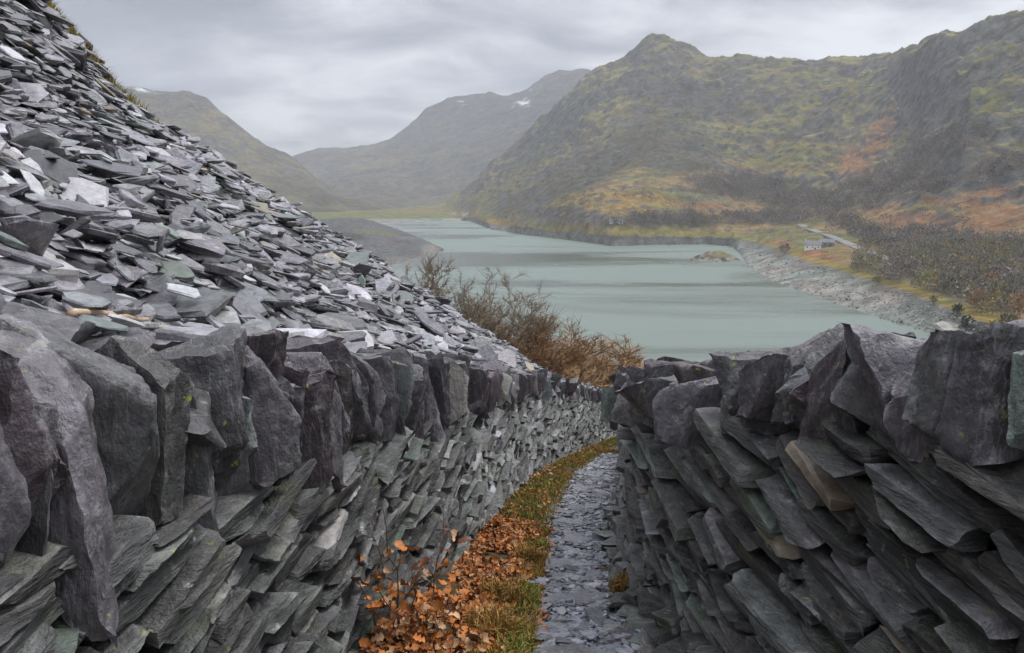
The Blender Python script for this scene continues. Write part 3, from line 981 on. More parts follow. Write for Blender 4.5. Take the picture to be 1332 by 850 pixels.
def slate_tip():
    base = empty('slate_tip', (-9.0, 14.0, CZ - 4.5))
    tag(base, 'steep heap of loose broken slates rising behind the coped wall', 'slate heap')
    # the heap's body
    us = np.linspace(-1.9, 0.30, 170)
    ys = np.concatenate([np.linspace(-3, 10, 60), np.linspace(10.3, 52, 120)])
    S, Y = np.meshgrid(np.linspace(0, 1, 170), ys)
    xw = X_LB(np.clip(Y, -3, 35)) - 0.42
    xl = np.minimum(-0.72 * np.maximum(Y, 2) - 7, xw - 6)
    X = xw + (xl - xw) * S ** 1.15
    nz = fbm(np.stack([X / 1.1, Y / 1.1, X * 0], -1), 4) * 0.22 + fbm(np.stack([X / 4, Y / 4, X * 0], -1), 3) * 0.5
    Z = tip_rel(X, Y) - 0.10 + nz * np.clip(S * 14, 0, 1)
    cap = g_rel(xw, Y) + wl_height(Y) - 0.22
    Z = np.where(S < 0.03, np.minimum(Z, cap), Z)
    V = np.stack([X, Y, Z + CZ], -1).reshape(-1, 3)
    ny, nx = X.shape
    i = np.arange(ny * nx).reshape(ny, nx)
    Q = np.stack([i[:-1, 1:], i[:-1, :-1], i[1:, :-1], i[1:, 1:]], -1).reshape(-1, 4)
    add('rubble_bed', V, Q[:, ::-1], M['tip_base'], base)

    rng = np.random.default_rng(21)
    mats = [M['tip'], M['tip_green'], M['tip_pale'], M['tip_rust'], M['cop']]

    def surf(x, y):
        n = fbm(np.stack([x / 1.1, y / 1.1, x * 0], -1), 4) * 0.22 + fbm(np.stack([x / 4, y / 4, x * 0], -1), 3) * 0.5
        dist = X_LB(np.clip(y, -3, 35)) - 0.42 - x
        return tip_rel(x, y) - 0.10 + n * np.clip(dist * 1.4, 0, 1)
    groups = []
    # (count, y range, length range): bigger plates nearer, smaller filler everywhere
    for cnt, y0, y1, l0, l1, k in ((3600, 1.0, 14, 0.08, 0.26, 6), (2100, 1.0, 14, 0.20, 0.56, 7), (4800, 12, 37, 0.14, 0.40, 6), (3600, 12, 37, 0.30, 0.85, 7)):
        n = cnt
        y = y0 + (y1 - y0) * rng.random(n) ** 0.9
        xw_ = X_LB(np.clip(y, -3, 35)) - 0.5
        xl_ = np.minimum(-0.70 * y - 1.2, xw_ - 2.2)
        x = xw_ + (xl_ - xw_) * rng.random(n)
        L = l0 + (l1 - l0) * rng.random(n) ** 1.8
        W = L * rng.uniform(0.35, 0.85, n)
        T = np.clip(L * rng.uniform(0.05, 0.17, n), 0.012, 0.075)
        V, sides, caps = prism_batch(n, k, rng, L, W, T, 0.3)
        z = surf(x, y)
        e = 0.05
        nx_ = -(surf(x + e, y) - surf(x - e, y)) / (2 * e)
        ny_ = -(surf(x, y + e) - surf(x, y - e)) / (2 * e)
        nrm = np.stack([nx_ * 0.40 + rng.normal(size=n) * 0.27 + 0.10, ny_ * 0.4 + rng.normal(size=n) * 0.27 - 0.06, np.ones(n)], 1)
        wild = rng.random(n) < 0.09
        nrm[wild] += rng.normal(size=(wild.sum(), 3)) * 0.8
        nrm[:, 2] = np.abs(nrm[:, 2]) + 0.2
        al = np.stack([np.ones(n), rng.normal(size=n) * 0.7 - 0.25, rng.normal(size=n) * 0.2 - 0.6], 1)
        al[rng.random(n) < 0.3] *= np.array([0.2, 3, 1])
        Fm = frames(nrm, al)
        lift = rng.normal(size=n) * 0.085 + 0.05 + L * 0.10
        C = np.stack([x, y, z + lift + CZ], 1)
        VW = np.einsum('nvi,nij->nvj', V, Fm) + C[:, None]
        r = rng.random(n)
        mi = np.where(r < 0.74, 0, np.where(r < 0.77, 1, np.where(r < 0.85, 2, np.where(r < 0.86, 3, 4))))
        groups.append([VW, sides, caps, mi, C, L, Fm[:, 2]])
    # plates that show largest become parts of their own
    sc = []
    for gi, (VW, s, c, mi, C, L, nz_) in enumerate(groups):
        px, py, d = project(C)
        # hidden behind the wall's coping or off-frame plates do not count
        u = C[:, 0] / C[:, 1]
        yc = np.interp(u, [-0.62, -0.48, -0.23, 0.03, 0.12], [22, 22, 30, 34, 34])
        vis = (px > -10) & (px < 720) & (py > -10) & (C[:, 1] < yc) & (py < 425 + np.clip((px - 350) * 0.17, 0, 60))
        hz = (C[:, 2] - CZ) - surf(C[:, 0], C[:, 1])
        sz = L / d * (0.5 + 4 * np.clip(hz, 0, 0.12))
        sc += [(float(v), gi, k) for k, v in enumerate(np.where(vis, sz, 0)) if v > 0]
    sc.sort(reverse=True)
    chosen = [np.zeros(len(g[0]), bool) for g in groups]
    for v, gi, k in sc[:300]:
        chosen[gi][k] = True
        VW, s, c, mi, *_ = groups[gi]
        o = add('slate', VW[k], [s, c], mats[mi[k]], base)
        if mi[k] == 1:
            o['label'] = 'greenish broken slate'
        elif mi[k] == 3:
            o['label'] = 'rust stained broken slate'
    allV, allS, allC, allM, off = [], [], [], [], 0
    quads, c6, c7, m4, m6, m7 = [], [], [], [], [], []
    for gi, (VW, s, c, mi, C, L, nz_) in enumerate(groups):
        u = C[:, 0] / C[:, 1]
        yc = np.interp(u, [-0.62, -0.48, -0.23, 0.03, 0.12], [22, 22, 30, 34, 34])
        keep = (~chosen[gi]) & in_frame(C, 130) & (C[:, 1] < yc + 1.5)
        VV, (S4, CK), mm = join_prisms(VW, s, c, keep, mi)
        allV.append(VV)
        quads.append(S4 + off)
        m4.append(mm[:len(S4)])
        (c6 if c.shape[1] == 6 else c7).append(CK + off)
        (m6 if c.shape[1] == 6 else m7).append(mm[len(S4):])
        off += len(VV)
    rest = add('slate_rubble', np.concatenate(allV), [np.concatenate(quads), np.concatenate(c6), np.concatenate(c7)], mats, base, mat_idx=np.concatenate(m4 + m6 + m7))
    rest['kind'] = 'stuff'
    # heavy blocks lodged at the foot of the heap, just behind the coping
    big = [((5, 395), 2.95, (0.45, 0.36, 0.11), 12, 4), ((52, 408), 2.80, (0.30, 0.30, 0.13), -20, 4), ((45, 345), 3.5, (0.60, 0.4, 0.08), 15, 4), ((185, 432), 3.0, (0.5, 0.36, 0.10), 35, 4), ((230, 425), 3.6, (0.62, 0.40, 0.07), 25, 0), ((265, 420), 3.9, (0.6, 0.5, 0.06), 18, 2),
           ((330, 402), 4.6, (0.55, 0.3, 0.08), 10, 0), ((60, 310), 3.9, (0.75, 0.45, 0.09), 20, 0), ((215, 322), 5.4, (0.30, 0.22, 0.13), 50, 1), ((135, 180), 8.6, (0.75, 0.5, 0.10), 18, 2), ((378, 368), 6.2, (0.3, 0.26, 0.12), 30, 1)]
    for (px, py), d, sz, a, mi in big:
        u, rz = ray(px, py)
        P, Qd = block(sz, (16, 14, 6), rng, 8, 0.014, 0.28, 0.15, 0.08, 0.06)
        n = np.array([[0.38 + rng.normal() * 0.1, -0.05 + rng.normal() * 0.12, 1.0]])
        aa = math.radians(a)
        Fm = frames(n, np.array([[math.cos(aa), math.sin(aa), -0.5]]))[0]
        c = np.array([u * d, d, 0])
        c[2] = float(surf(np.array([c[0]]), np.array([c[1]]))[0]) + CZ + sz[2] * 0.45 + 0.04
        add('slate_block', P @ Fm + c, Qd, mats[mi], base, smooth=True, sharp=28)
    return surf


tip_surf = slate_tip()


# ------------------------------------------------------------------ dry stone walls
def dry_wall(base, xb, hfun, side, y0, y1, cop_fn, tilt, batter, seed, fab_mats, cop_mats, n_ind=300, fab_w=None, len_k=1.0):
    """side = +1: the seen face looks towards +x (left wall); -1: towards -x (right wall)"""
    rng = np.random.default_rng(seed)
    # arc-length table along the base
    yy = np.linspace(y0, y1, 3000)
    xx = xb(yy)
    ss = np.concatenate([[0], np.cumsum(np.hypot(np.diff(xx), np.diff(yy)))])
    Stot = ss[-1]

    def at(s):
        y = np.interp(s, ss, yy)
        x = np.interp(s, ss, xx)
        e = 0.15
        tx = np.interp(s + e, ss, xx) - np.interp(s - e, ss, xx)
        ty = np.interp(s + e, ss, yy) - np.interp(s - e, ss, yy)
        L = np.hypot(tx, ty)
        tx, ty = tx / L, ty / L
        nx, ny = side * ty, -side * tx           # out of the seen face
        return x, y, tx, ty, nx, ny

    def top_z(s):
        x, y, *_ = at(s)
        return g_rel(x, y) + hfun(y)
    # core
    sv = np.linspace(0, Stot, 260)
    x, y, tx, ty, nx, ny = at(sv)
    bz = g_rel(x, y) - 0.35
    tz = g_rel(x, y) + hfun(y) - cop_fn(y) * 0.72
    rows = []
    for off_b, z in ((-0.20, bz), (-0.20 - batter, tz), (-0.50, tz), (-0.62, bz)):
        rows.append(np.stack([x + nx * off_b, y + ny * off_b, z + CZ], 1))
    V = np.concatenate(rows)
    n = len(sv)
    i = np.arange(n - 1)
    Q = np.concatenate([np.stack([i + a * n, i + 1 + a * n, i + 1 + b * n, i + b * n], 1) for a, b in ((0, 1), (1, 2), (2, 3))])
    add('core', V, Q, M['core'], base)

    # ---- coping: slabs set on edge
    s = 0.0
    k = 0
    hidden = []
    while s < Stot - 0.05:
        xx_, yy_, tx_, ty_, nx_, ny_ = [float(v) for v in at(s)]
        near = yy_ < 8.5
        hc = float(cop_fn(yy_))
        w = (rng.uniform(0.05, 0.14) if rng.random() < 0.62 else rng.uniform(0.14, 0.23)) if near else rng.uniform(0.09, 0.26)
        if not near and rng.random() < 0.18:
            w *= 0.5
        h = hc * rng.uniform(0.78, 1.06)
        dep = rng.uniform(0.44, 0.66)
        if 1.5 < yy_ < 4.6:
            res = (24, 32, 8)
        elif near:
            res = (18, 22, 7)
        else:
            res = (7, 8, 3)
        # local: x = depth across the wall, y = up, z = thickness along the wall
        P, Qd = block((dep, h, w * 1.02), res, rng, 7 if near else 5, 0.013 if near else 0.016, 0.44, 0.15, 0.22 if near else 0.05, 0.11 if near else 0.08, 0.28)
        yaw = side * 0.22 + rng.normal() * 0.20
        lean = rng.normal() * 0.08 - 0.05
        tx2, ty2 = tx_ * math.cos(yaw) - ty_ * math.sin(yaw), tx_ * math.sin(yaw) + ty_ * math.cos(yaw)
        zax = np.array([tx2, ty2, lean])
        zax /= np.linalg.norm(zax)
        up = np.array([nx_ * rng.normal() * 0.07, ny_ * rng.normal() * 0.07, 1.0])
        yax = up - up @ zax * zax
        yax /= np.linalg.norm(yax)
        xax = np.cross(yax, zax)
        prot = rng.normal() * 0.06 + 0.05
        smid = s + w / 2
        x_, y_, *_r = [float(v) for v in at(smid)]
        tz_ = float(top_z(smid))
        c = np.array([x_ + nx_ * (prot - batter - dep / 2), y_ + ny_ * (prot - batter - dep / 2), CZ + tz_ - h * 0.48 + rng.normal() * (0.055 if near else 0.03) - (0.02 if near else 0)])
        VW = P @ np.stack([xax, yax, zax]) + c
        r = rng.random()
        m = cop_mats[0] if r < 0.60 else (M['cop_dark'] if r < 0.92 else (cop_mats[1] if r < 0.96 else cop_mats[2]))
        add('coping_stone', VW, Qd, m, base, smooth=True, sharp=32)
        s += w * rng.uniform(0.86, 1.02)
        k += 1

    # ---- walling: thin courses laid nearly level while the path drops away
    th = tilt
    ct, st = math.cos(th), math.sin(th)
    items = []
    zmin, zmax = float(top_z(Stot)) - 2.6, float(top_z(0.0))
    # course coordinates: p along the course (mostly along s), q across it
    q = -ct * 0 + (zmin * ct - Stot * st) - 0.5
    qmax = zmax * ct + 0.5
    while q < qmax:
        tk = rng.choice([0.035, 0.05, 0.065, 0.085, 0.11], p=[0.2, 0.28, 0.26, 0.16, 0.10]) * rng.uniform(0.85, 1.2)
        qc = q + tk / 2
        # along the course
        p = rng.uniform(-0.3, 0)
        plen = Stot * ct + 40 * abs(st) + 1
        p = -abs(zmin) * abs(st) - 1.0
        pend = Stot / ct + 1.5
        while p < pend:
            ln = rng.uniform(0.16, 0.62) * (0.7 + 4.2 * tk) * len_k
            pc = p + ln / 2
            s_ = pc * ct - qc * st
            z_ = pc * st + qc * ct
            if 0.0 < s_ < Stot:
                zt = float(top_z(s_))
                x_, y_ = float(np.interp(s_, ss, xx)), float(np.interp(s_, ss, yy))
                if g_rel(x_, y_) - 0.08 < z_ < zt - float(cop_fn(y_)) * 0.80:
                    items.append((s_, z_, ln, tk, x_, y_))
            p += ln + rng.uniform(-0.01, 0.03)
        q += tk * rng.uniform(0.90, 1.0)
    it = np.array(items)
    P3 = np.stack([it[:, 4], it[:, 5], it[:, 1] + CZ], 1)
    px, py, d = project(P3)
    vis = in_frame(P3, 30)
    xs_, ys_, tx, ty, nx, ny = at(it[:, 0])
    view = -(P3[:, 0] * nx + P3[:, 1] * ny) / np.hypot(P3[:, 0], P3[:, 1])
    area = np.where(vis & (view > 0.02), np.sqrt(it[:, 2] * it[:, 3] * np.clip(view, 0.02, 1)) / d, 0)
    order = np.argsort(-area)
    ind = set(order[:n_ind].tolist())
    bV, bQ, bM, off = [], [], [], 0
    for k, (s_, z_, ln, tk, x_, y_) in enumerate(items):
        if P3[k, 1] < 1.0:
            continue
        far = d[k] > 9
        res = (12, 4, 4) if k in ind else ((4, 2, 2) if not far else (3, 1, 1))
        dep = rng.uniform(0.16, 0.30)
        if k in ind:
            P, Qd = block((ln * 0.95, dep, tk * 0.88), res, rng, 6, 0.014, 0.26, 0.10, 0.06, 0.10)
        else:
            P, Qd = block((ln * 0.95, dep, tk * 0.88), res, rng, 4, 0.0 if far else 0.02, 0.30, 0.14)
        t_ = th + rng.normal() * 0.09
        zax0 = math.sin(t_)
        yaw = rng.normal() * 0.07
        cx, cy = tx[k] * math.cos(yaw) - ty[k] * math.sin(yaw), tx[k] * math.sin(yaw) + ty[k] * math.cos(yaw)
        xax = np.array([cx * math.cos(t_), cy * math.cos(t_), zax0])
        out = np.array([nx[k], ny[k], rng.normal() * 0.12 - 0.05])
        yax = out - out @ xax * xax
        yax /= np.linalg.norm(yax)
        zax = np.cross(xax, yax)
        hrel = np.clip((z_ - g_rel(x_, y_)) / 1.6, 0, 1)
        prot = rng.normal() * 0.034 - batter * hrel
        if rng.random() < 0.10:
            prot += rng.uniform(0.02, 0.07)
        c = np.array([x_ + nx[k] * (prot - dep / 2), y_ + ny[k] * (prot - dep / 2), z_ + CZ])
        VW = P @ np.stack([xax, yax, zax]) + c
        r = rng.random()
        cw = np.cumsum(fab_w)
        mi = int(np.searchsorted(cw, r * cw[-1]))
        if side < 0:
            Qd = Qd[:, ::-1] if np.linalg.det(np.stack([xax, yax, zax])) < 0 else Qd
        if k in ind:
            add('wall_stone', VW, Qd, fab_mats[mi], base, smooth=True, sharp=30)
        else:
            bV.append(VW)
            bQ.append(Qd + off)
            bM.append(np.full(len(Qd), mi))
            off += len(VW)
    o = add('walling', np.concatenate(bV), np.concatenate(bQ), fab_mats, base, mat_idx=np.concatenate(bM))
    o['kind'] = 'stuff'
    print('wall stones', len(items))


wl = empty('dry_stone_wall', (-0.9, 4.7, CZ + float(g_rel(0, 4.7))))
tag(wl, 'long dry stone slate wall with upright coping, between the slate heap and the path', 'stone wall')
dry_wall(wl, X_LB, wl_height, 1, 0.2, 34.2, lambda y: np.interp(y, [0, 5, 9, 15, 30], [0.80, 0.70, 0.56, 0.48, 0.42]), 0.20, 0.05, 31,
         [M['wall'], M['wall_dark'], M['wall_green'], M['tip_pale']], [M['cop'], M['cop_green'], M['cop_pale']], fab_w=[0.72, 0.23, 0.03, 0.012])
wr = empty('dry_stone_wall', (1.2, 4.7, CZ + float(g_rel(0, 4.7))))
tag(wr, 'dark dry stone slate wall with jagged upright coping, in front of the open lake', 'stone wall')
dry_wall(wr, X_RB, wr_height, -1, 1.0, 29.5, lambda y: np.interp(y, [0, 3, 7, 30], [0.48, 0.46, 0.42, 0.38]), 0.24, -0.06, 47,
         [M['wall'], M['wall_dark'], M['wall_green'], M['tip_rust']], [M['cop'], M['cop'], M['cop_green']], fab_w=[0.34, 0.57, 0.07, 0.02], len_k=1.25)


# ------------------------------------------------------------------ the path
def path():
    rng = np.random.default_rng(61)
    ys = np.linspace(-2.5, 33, 420)
    ts = np.linspace(0, 1, 26)
    T, Y = np.meshgrid(ts, ys)
    xl, xr = X_LB(Y) - 0.2, X_RB(np.clip(Y, -2, 32.5)) + 0.2
    X = xl + (xr - xl) * T

    def step(y):
        # long shallow steps held by flat slates
        ph = (y * 0.78 + 0.12 * np.sin(y * 1.7)) % 1.0
        return 0.05 * (ph - 0.5)

    def pz(x, y):
        v = fbm(np.stack([np.asarray(x) / 0.35, np.asarray(y) / 0.35, np.asarray(x) * 0], -1), 4) * 0.035
        # verges sit a little higher than the trodden middle
        side = np.clip((X_PL(y) - x) / 0.4, 0, 1) * 0.09 + np.clip((x - X_PR(y)) / 0.25, 0, 1) * 0.08
        return g_rel(x, y) + v + side + step(y)
    Z = pz(X, Y)
    V = np.stack([X, Y, Z + CZ], -1).reshape(-1, 3)
    ny, nx = X.shape
    i = np.arange(ny * nx).reshape(ny, nx)
    Q = np.stack([i[:-1, :-1], i[:-1, 1:], i[1:, 1:], i[1:, :-1]], -1).reshape(-1, 4)
    cx = V[Q].mean(1)
    verge = cx[:, 0] < X_PL(cx[:, 1]) + 0.06 * np.sin(cx[:, 1] * 5) + 0.05
    p = add('path', V, Q, [M['path_base'], M['soil']], mat_idx=verge.astype(int), smooth=True)
    tag(p, 'narrow stepped path of slate chippings running downhill between the walls', kind='structure')
    mats = [M['path'], M['tip_green'], M['tip_pale'], M['wall']]
    gs = []
    for cnt, l0, l1, k, y0, y1 in ((8000, 0.025, 0.10, 5, 3.6, 26), (1500, 0.08, 0.22, 6, 3.6, 31)):
        y = y0 + (y1 - y0) * rng.random(cnt) ** 1.35
        xl_, xr_ = X_PL(y) - 0.05, X_PR(y) + 0.10
        x = xl_ + (xr_ - xl_) * rng.random(cnt)
        L = l0 + (l1 - l0) * rng.random(cnt) ** 1.6
        Vv, s, c = prism_batch(cnt, k, rng, L, L * rng.uniform(0.45, 0.95, cnt), np.clip(L * rng.uniform(0.1, 0.24, cnt), 0.006, 0.03), 0.28)
        nrm = np.stack([rng.normal(size=cnt) * 0.13, 0.20 + rng.normal(size=cnt) * 0.13, np.ones(cnt)], 1)
        Fm = frames(nrm, rng.normal(size=(cnt, 3)) * np.array([1, 1, 0.1]))
        C = np.stack([x, y, pz(x, y) + CZ + 0.006 + rng.random(cnt) * 0.012], 1)
        r = rng.random(cnt)
        mi = np.where(r < 0.90, 0, np.where(r < 0.93, 1, np.where(r < 0.95, 2, 3)))
        gs.append((np.einsum('nvi,nij->nvj', Vv, Fm) + C[:, None], s, c, mi, C, L))
    # flat treads across the path
    treads = []
    for yt in np.arange(4.6, 26, 1.28):
        n = rng.integers(2, 4)
        for _ in range(n):
            f = rng.uniform(0.15, 0.85)
            y = yt + rng.normal() * 0.10
            x = X_PL(y) + (X_PR(y) - X_PL(y)) * f
            treads.append((x, y, rng.uniform(0.22, 0.46), rng.uniform(0.16, 0.26), 0.035))
    # a ragged border of bigger flat stones under the wall on the right-hand side
    y = 4.2
    while y < 24:
        ln = rng.uniform(0.22, 0.55)
        x = (X_PR(y) * 0.55 + X_RB(y) * 0.45) + rng.normal() * 0.03
        treads.append((x, y, ln, rng.uniform(0.16, 0.26), rng.uniform(0.05, 0.12)))
        if rng.random() < 0.6:
            treads.append((X_RB(y) - 0.06, y + 0.1, ln * 0.8, 0.2, rng.uniform(0.10, 0.24)))
        y += ln * rng.uniform(0.75, 1.05)
    for j, (x, y, ln, wd, tk) in enumerate(treads):
        P, Qd = block((ln, wd, tk), (8, 6, 2), rng, 6, 0.012, 0.28, 0.16, 0.05)
        border = tk > 0.045
        a = rng.normal() * 0.35 + (1.35 if border else 0)
        sl = -0.22 if border else -0.08
        nrm = np.array([[rng.normal() * 0.06, -sl + rng.normal() * 0.05, 1]])
        Fm = frames(nrm, np.array([[math.cos(a), math.sin(a), 0.0]]))[0]
        c = np.array([x, y, float(pz(np.array([x]), np.array([y]))[0]) + CZ + tk * 0.30])
        add('kerb_stone' if border else 'flagstone', P @ Fm + c, Qd, M['wall'] if border else M['path'], p, smooth=True, sharp=30)
    sc = []
    for gi, (VW, s, c, mi, C, L) in enumerate(gs):
        ok = in_frame(C, 0)
        px, py, d = project(C)
        ok &= px < 840
        sc += [(float(v), gi, k) for k, v in enumerate(np.where(ok, L / d, 0)) if v > 0]
    sc.sort(reverse=True)
    ch = [np.zeros(len(g[0]), bool) for g in gs]
    for v, gi, k in sc[:300]:
        ch[gi][k] = True
        VW, s, c, mi, *_ = gs[gi]
        add('slate_chip', VW[k], [s, c], mats[mi[k]], p)
    VV, FF, MM, off = [], [[], [], []], [[], [], []], 0
    for gi, (VW, s, c, mi, C, L) in enumerate(gs):
        v, (S4, CK), mm = join_prisms(VW, s, c, ~ch[gi], mi)
        VV.append(v)
        FF[0].append(S4 + off)
        MM[0].append(mm[:len(S4)])
        FF[1 + gi].append(CK + off)
        MM[1 + gi].append(mm[len(S4):])
        off += len(v)
    o = add('chipping', np.concatenate(VV), [np.concatenate(f) for f in FF], mats, p, mat_idx=np.concatenate([np.concatenate(m) for m in MM]))
    o['kind'] = 'stuff'
    return pz


path_z = path()


# ------------------------------------------------------------------ verge: grass, moss, fallen leaves, sapling
M['blade'] = simple('verge grass', (0.12, 0.14, 0.022), (0.28, 0.26, 0.045), 2.2, 0.7, vary=0.45)
M['straw'] = simple('withered grass', (0.22, 0.13, 0.035), (0.40, 0.24, 0.07), 3, 0.8, vary=0.4)
M['leaf'] = simple('dead oak leaf', (0.24, 0.075, 0.018), (0.54, 0.20, 0.05), 14, 0.55, 0.4, bdist=0.004, vary=0.5)
M['leaf_pale'] = simple('faded oak leaf', (0.36, 0.20, 0.10), (0.58, 0.36, 0.20), 14, 0.6, 0.4, bdist=0.004, vary=0.35)
M['leaf_dark'] = simple('brown wet leaf', (0.09, 0.035, 0.016), (0.20, 0.07, 0.03), 14, 0.4, 0.4, bdist=0.004, vary=0.4)
M['stem'] = simple('sapling bark', (0.06, 0.03, 0.015), (0.16, 0.085, 0.04), 30, 0.7, vary=0.2)
M['bark'] = simple('winter bark', (0.10, 0.08, 0.06), (0.22, 0.18, 0.14), 3, 0.9, vary=0.2)
M['twig'] = simple('winter twigs', (0.17, 0.13, 0.09), (0.31, 0.24, 0.17), 0.6, 0.9, vary=0.35)
M['twig_rust'] = simple('rusty twigs', (0.21, 0.125, 0.065), (0.36, 0.23, 0.125), 0.6, 0.9, vary=0.35)


def blades(pts, rng, h0, h1, spread=0.5, wid=0.006, seg=2):
    n = len(pts)
    h = rng.uniform(h0, h1, n)
    a = rng.uniform(0, 2 * np.pi, n)
    lean = rng.uniform(0.1, 1.0, n) * spread
    dx, dy = np.cos(a) * lean * h, np.sin(a) * lean * h
    b = rng.uniform(0, 2 * np.pi, n)
    wx, wy = np.cos(b) * wid, np.sin(b) * wid
    V = np.zeros((n, 5, 3))
    V[:, 0] = pts + np.stack([wx, wy, -0.01 + 0 * wx], 1)
    V[:, 1] = pts - np.stack([wx, wy, 0.01 + 0 * wx], 1)
    mid = pts + np.stack([dx * 0.35, dy * 0.35, h * 0.62], 1)
    V[:, 2] = mid - np.stack([wx, wy, 0 * wx], 1) * 0.8
    V[:, 3] = mid + np.stack([wx, wy, 0 * wx], 1) * 0.8
    V[:, 4] = pts + np.stack([dx, dy, h * (1 - 0.35 * lean)], 1)
    o = (np.arange(n) * 5)[:, None]
    Q = np.array([[0, 1, 2, 3]]) + o
    T = np.array([[3, 2, 4]]) + o
    return V.reshape(-1, 3), Q, T


def leaf_shapes(n, rng, L):
    """lobed, curled oak leaves: midrib plus wavy margins"""
    k = 7
    t = np.linspace(0, 1, k)
    w = np.array([0.04, 0.20, 0.13, 0.30, 0.20, 0.30, 0.06])
    V = np.zeros((n, 3 * k, 3))
    jit = rng.uniform(0.7, 1.3, (n, k))
    curl = rng.normal(size=(n, 1)) * 0.5 + 0.25
    cup = rng.normal(size=(n, 1)) * 0.45 + 0.35
    zz = curl * (t[None] - 0.5) ** 2 * 1.6
    x = (t[None] - 0.5) * np.ones((n, 1))
    for r, sgn in ((0, -1), (1, 0), (2, 1)):
        V[:, r * k:(r + 1) * k, 0] = x
        V[:, r * k:(r + 1) * k, 1] = sgn * w[None] * jit
        V[:, r * k:(r + 1) * k, 2] = zz + np.abs(sgn) * cup * w[None] * jit + rng.uniform(-0.05, 0.05, (n, k)) * abs(sgn)
    V *= L[:, None, None]
    i = np.arange(k - 1)
    Q = np.concatenate([np.stack([i, i + 1, i + 1 + k, i + k], 1), np.stack([i + k, i + 1 + k, i + 1 + 2 * k, i + 2 * k], 1)])
    return V, Q


def rot_frames(n, rng, tilt):
    nrm = np.stack([rng.normal(size=n) * tilt, rng.normal(size=n) * tilt, np.ones(n)], 1)
    return frames(nrm, rng.normal(size=(n, 3)) * np.array([1, 1, 0.2]))


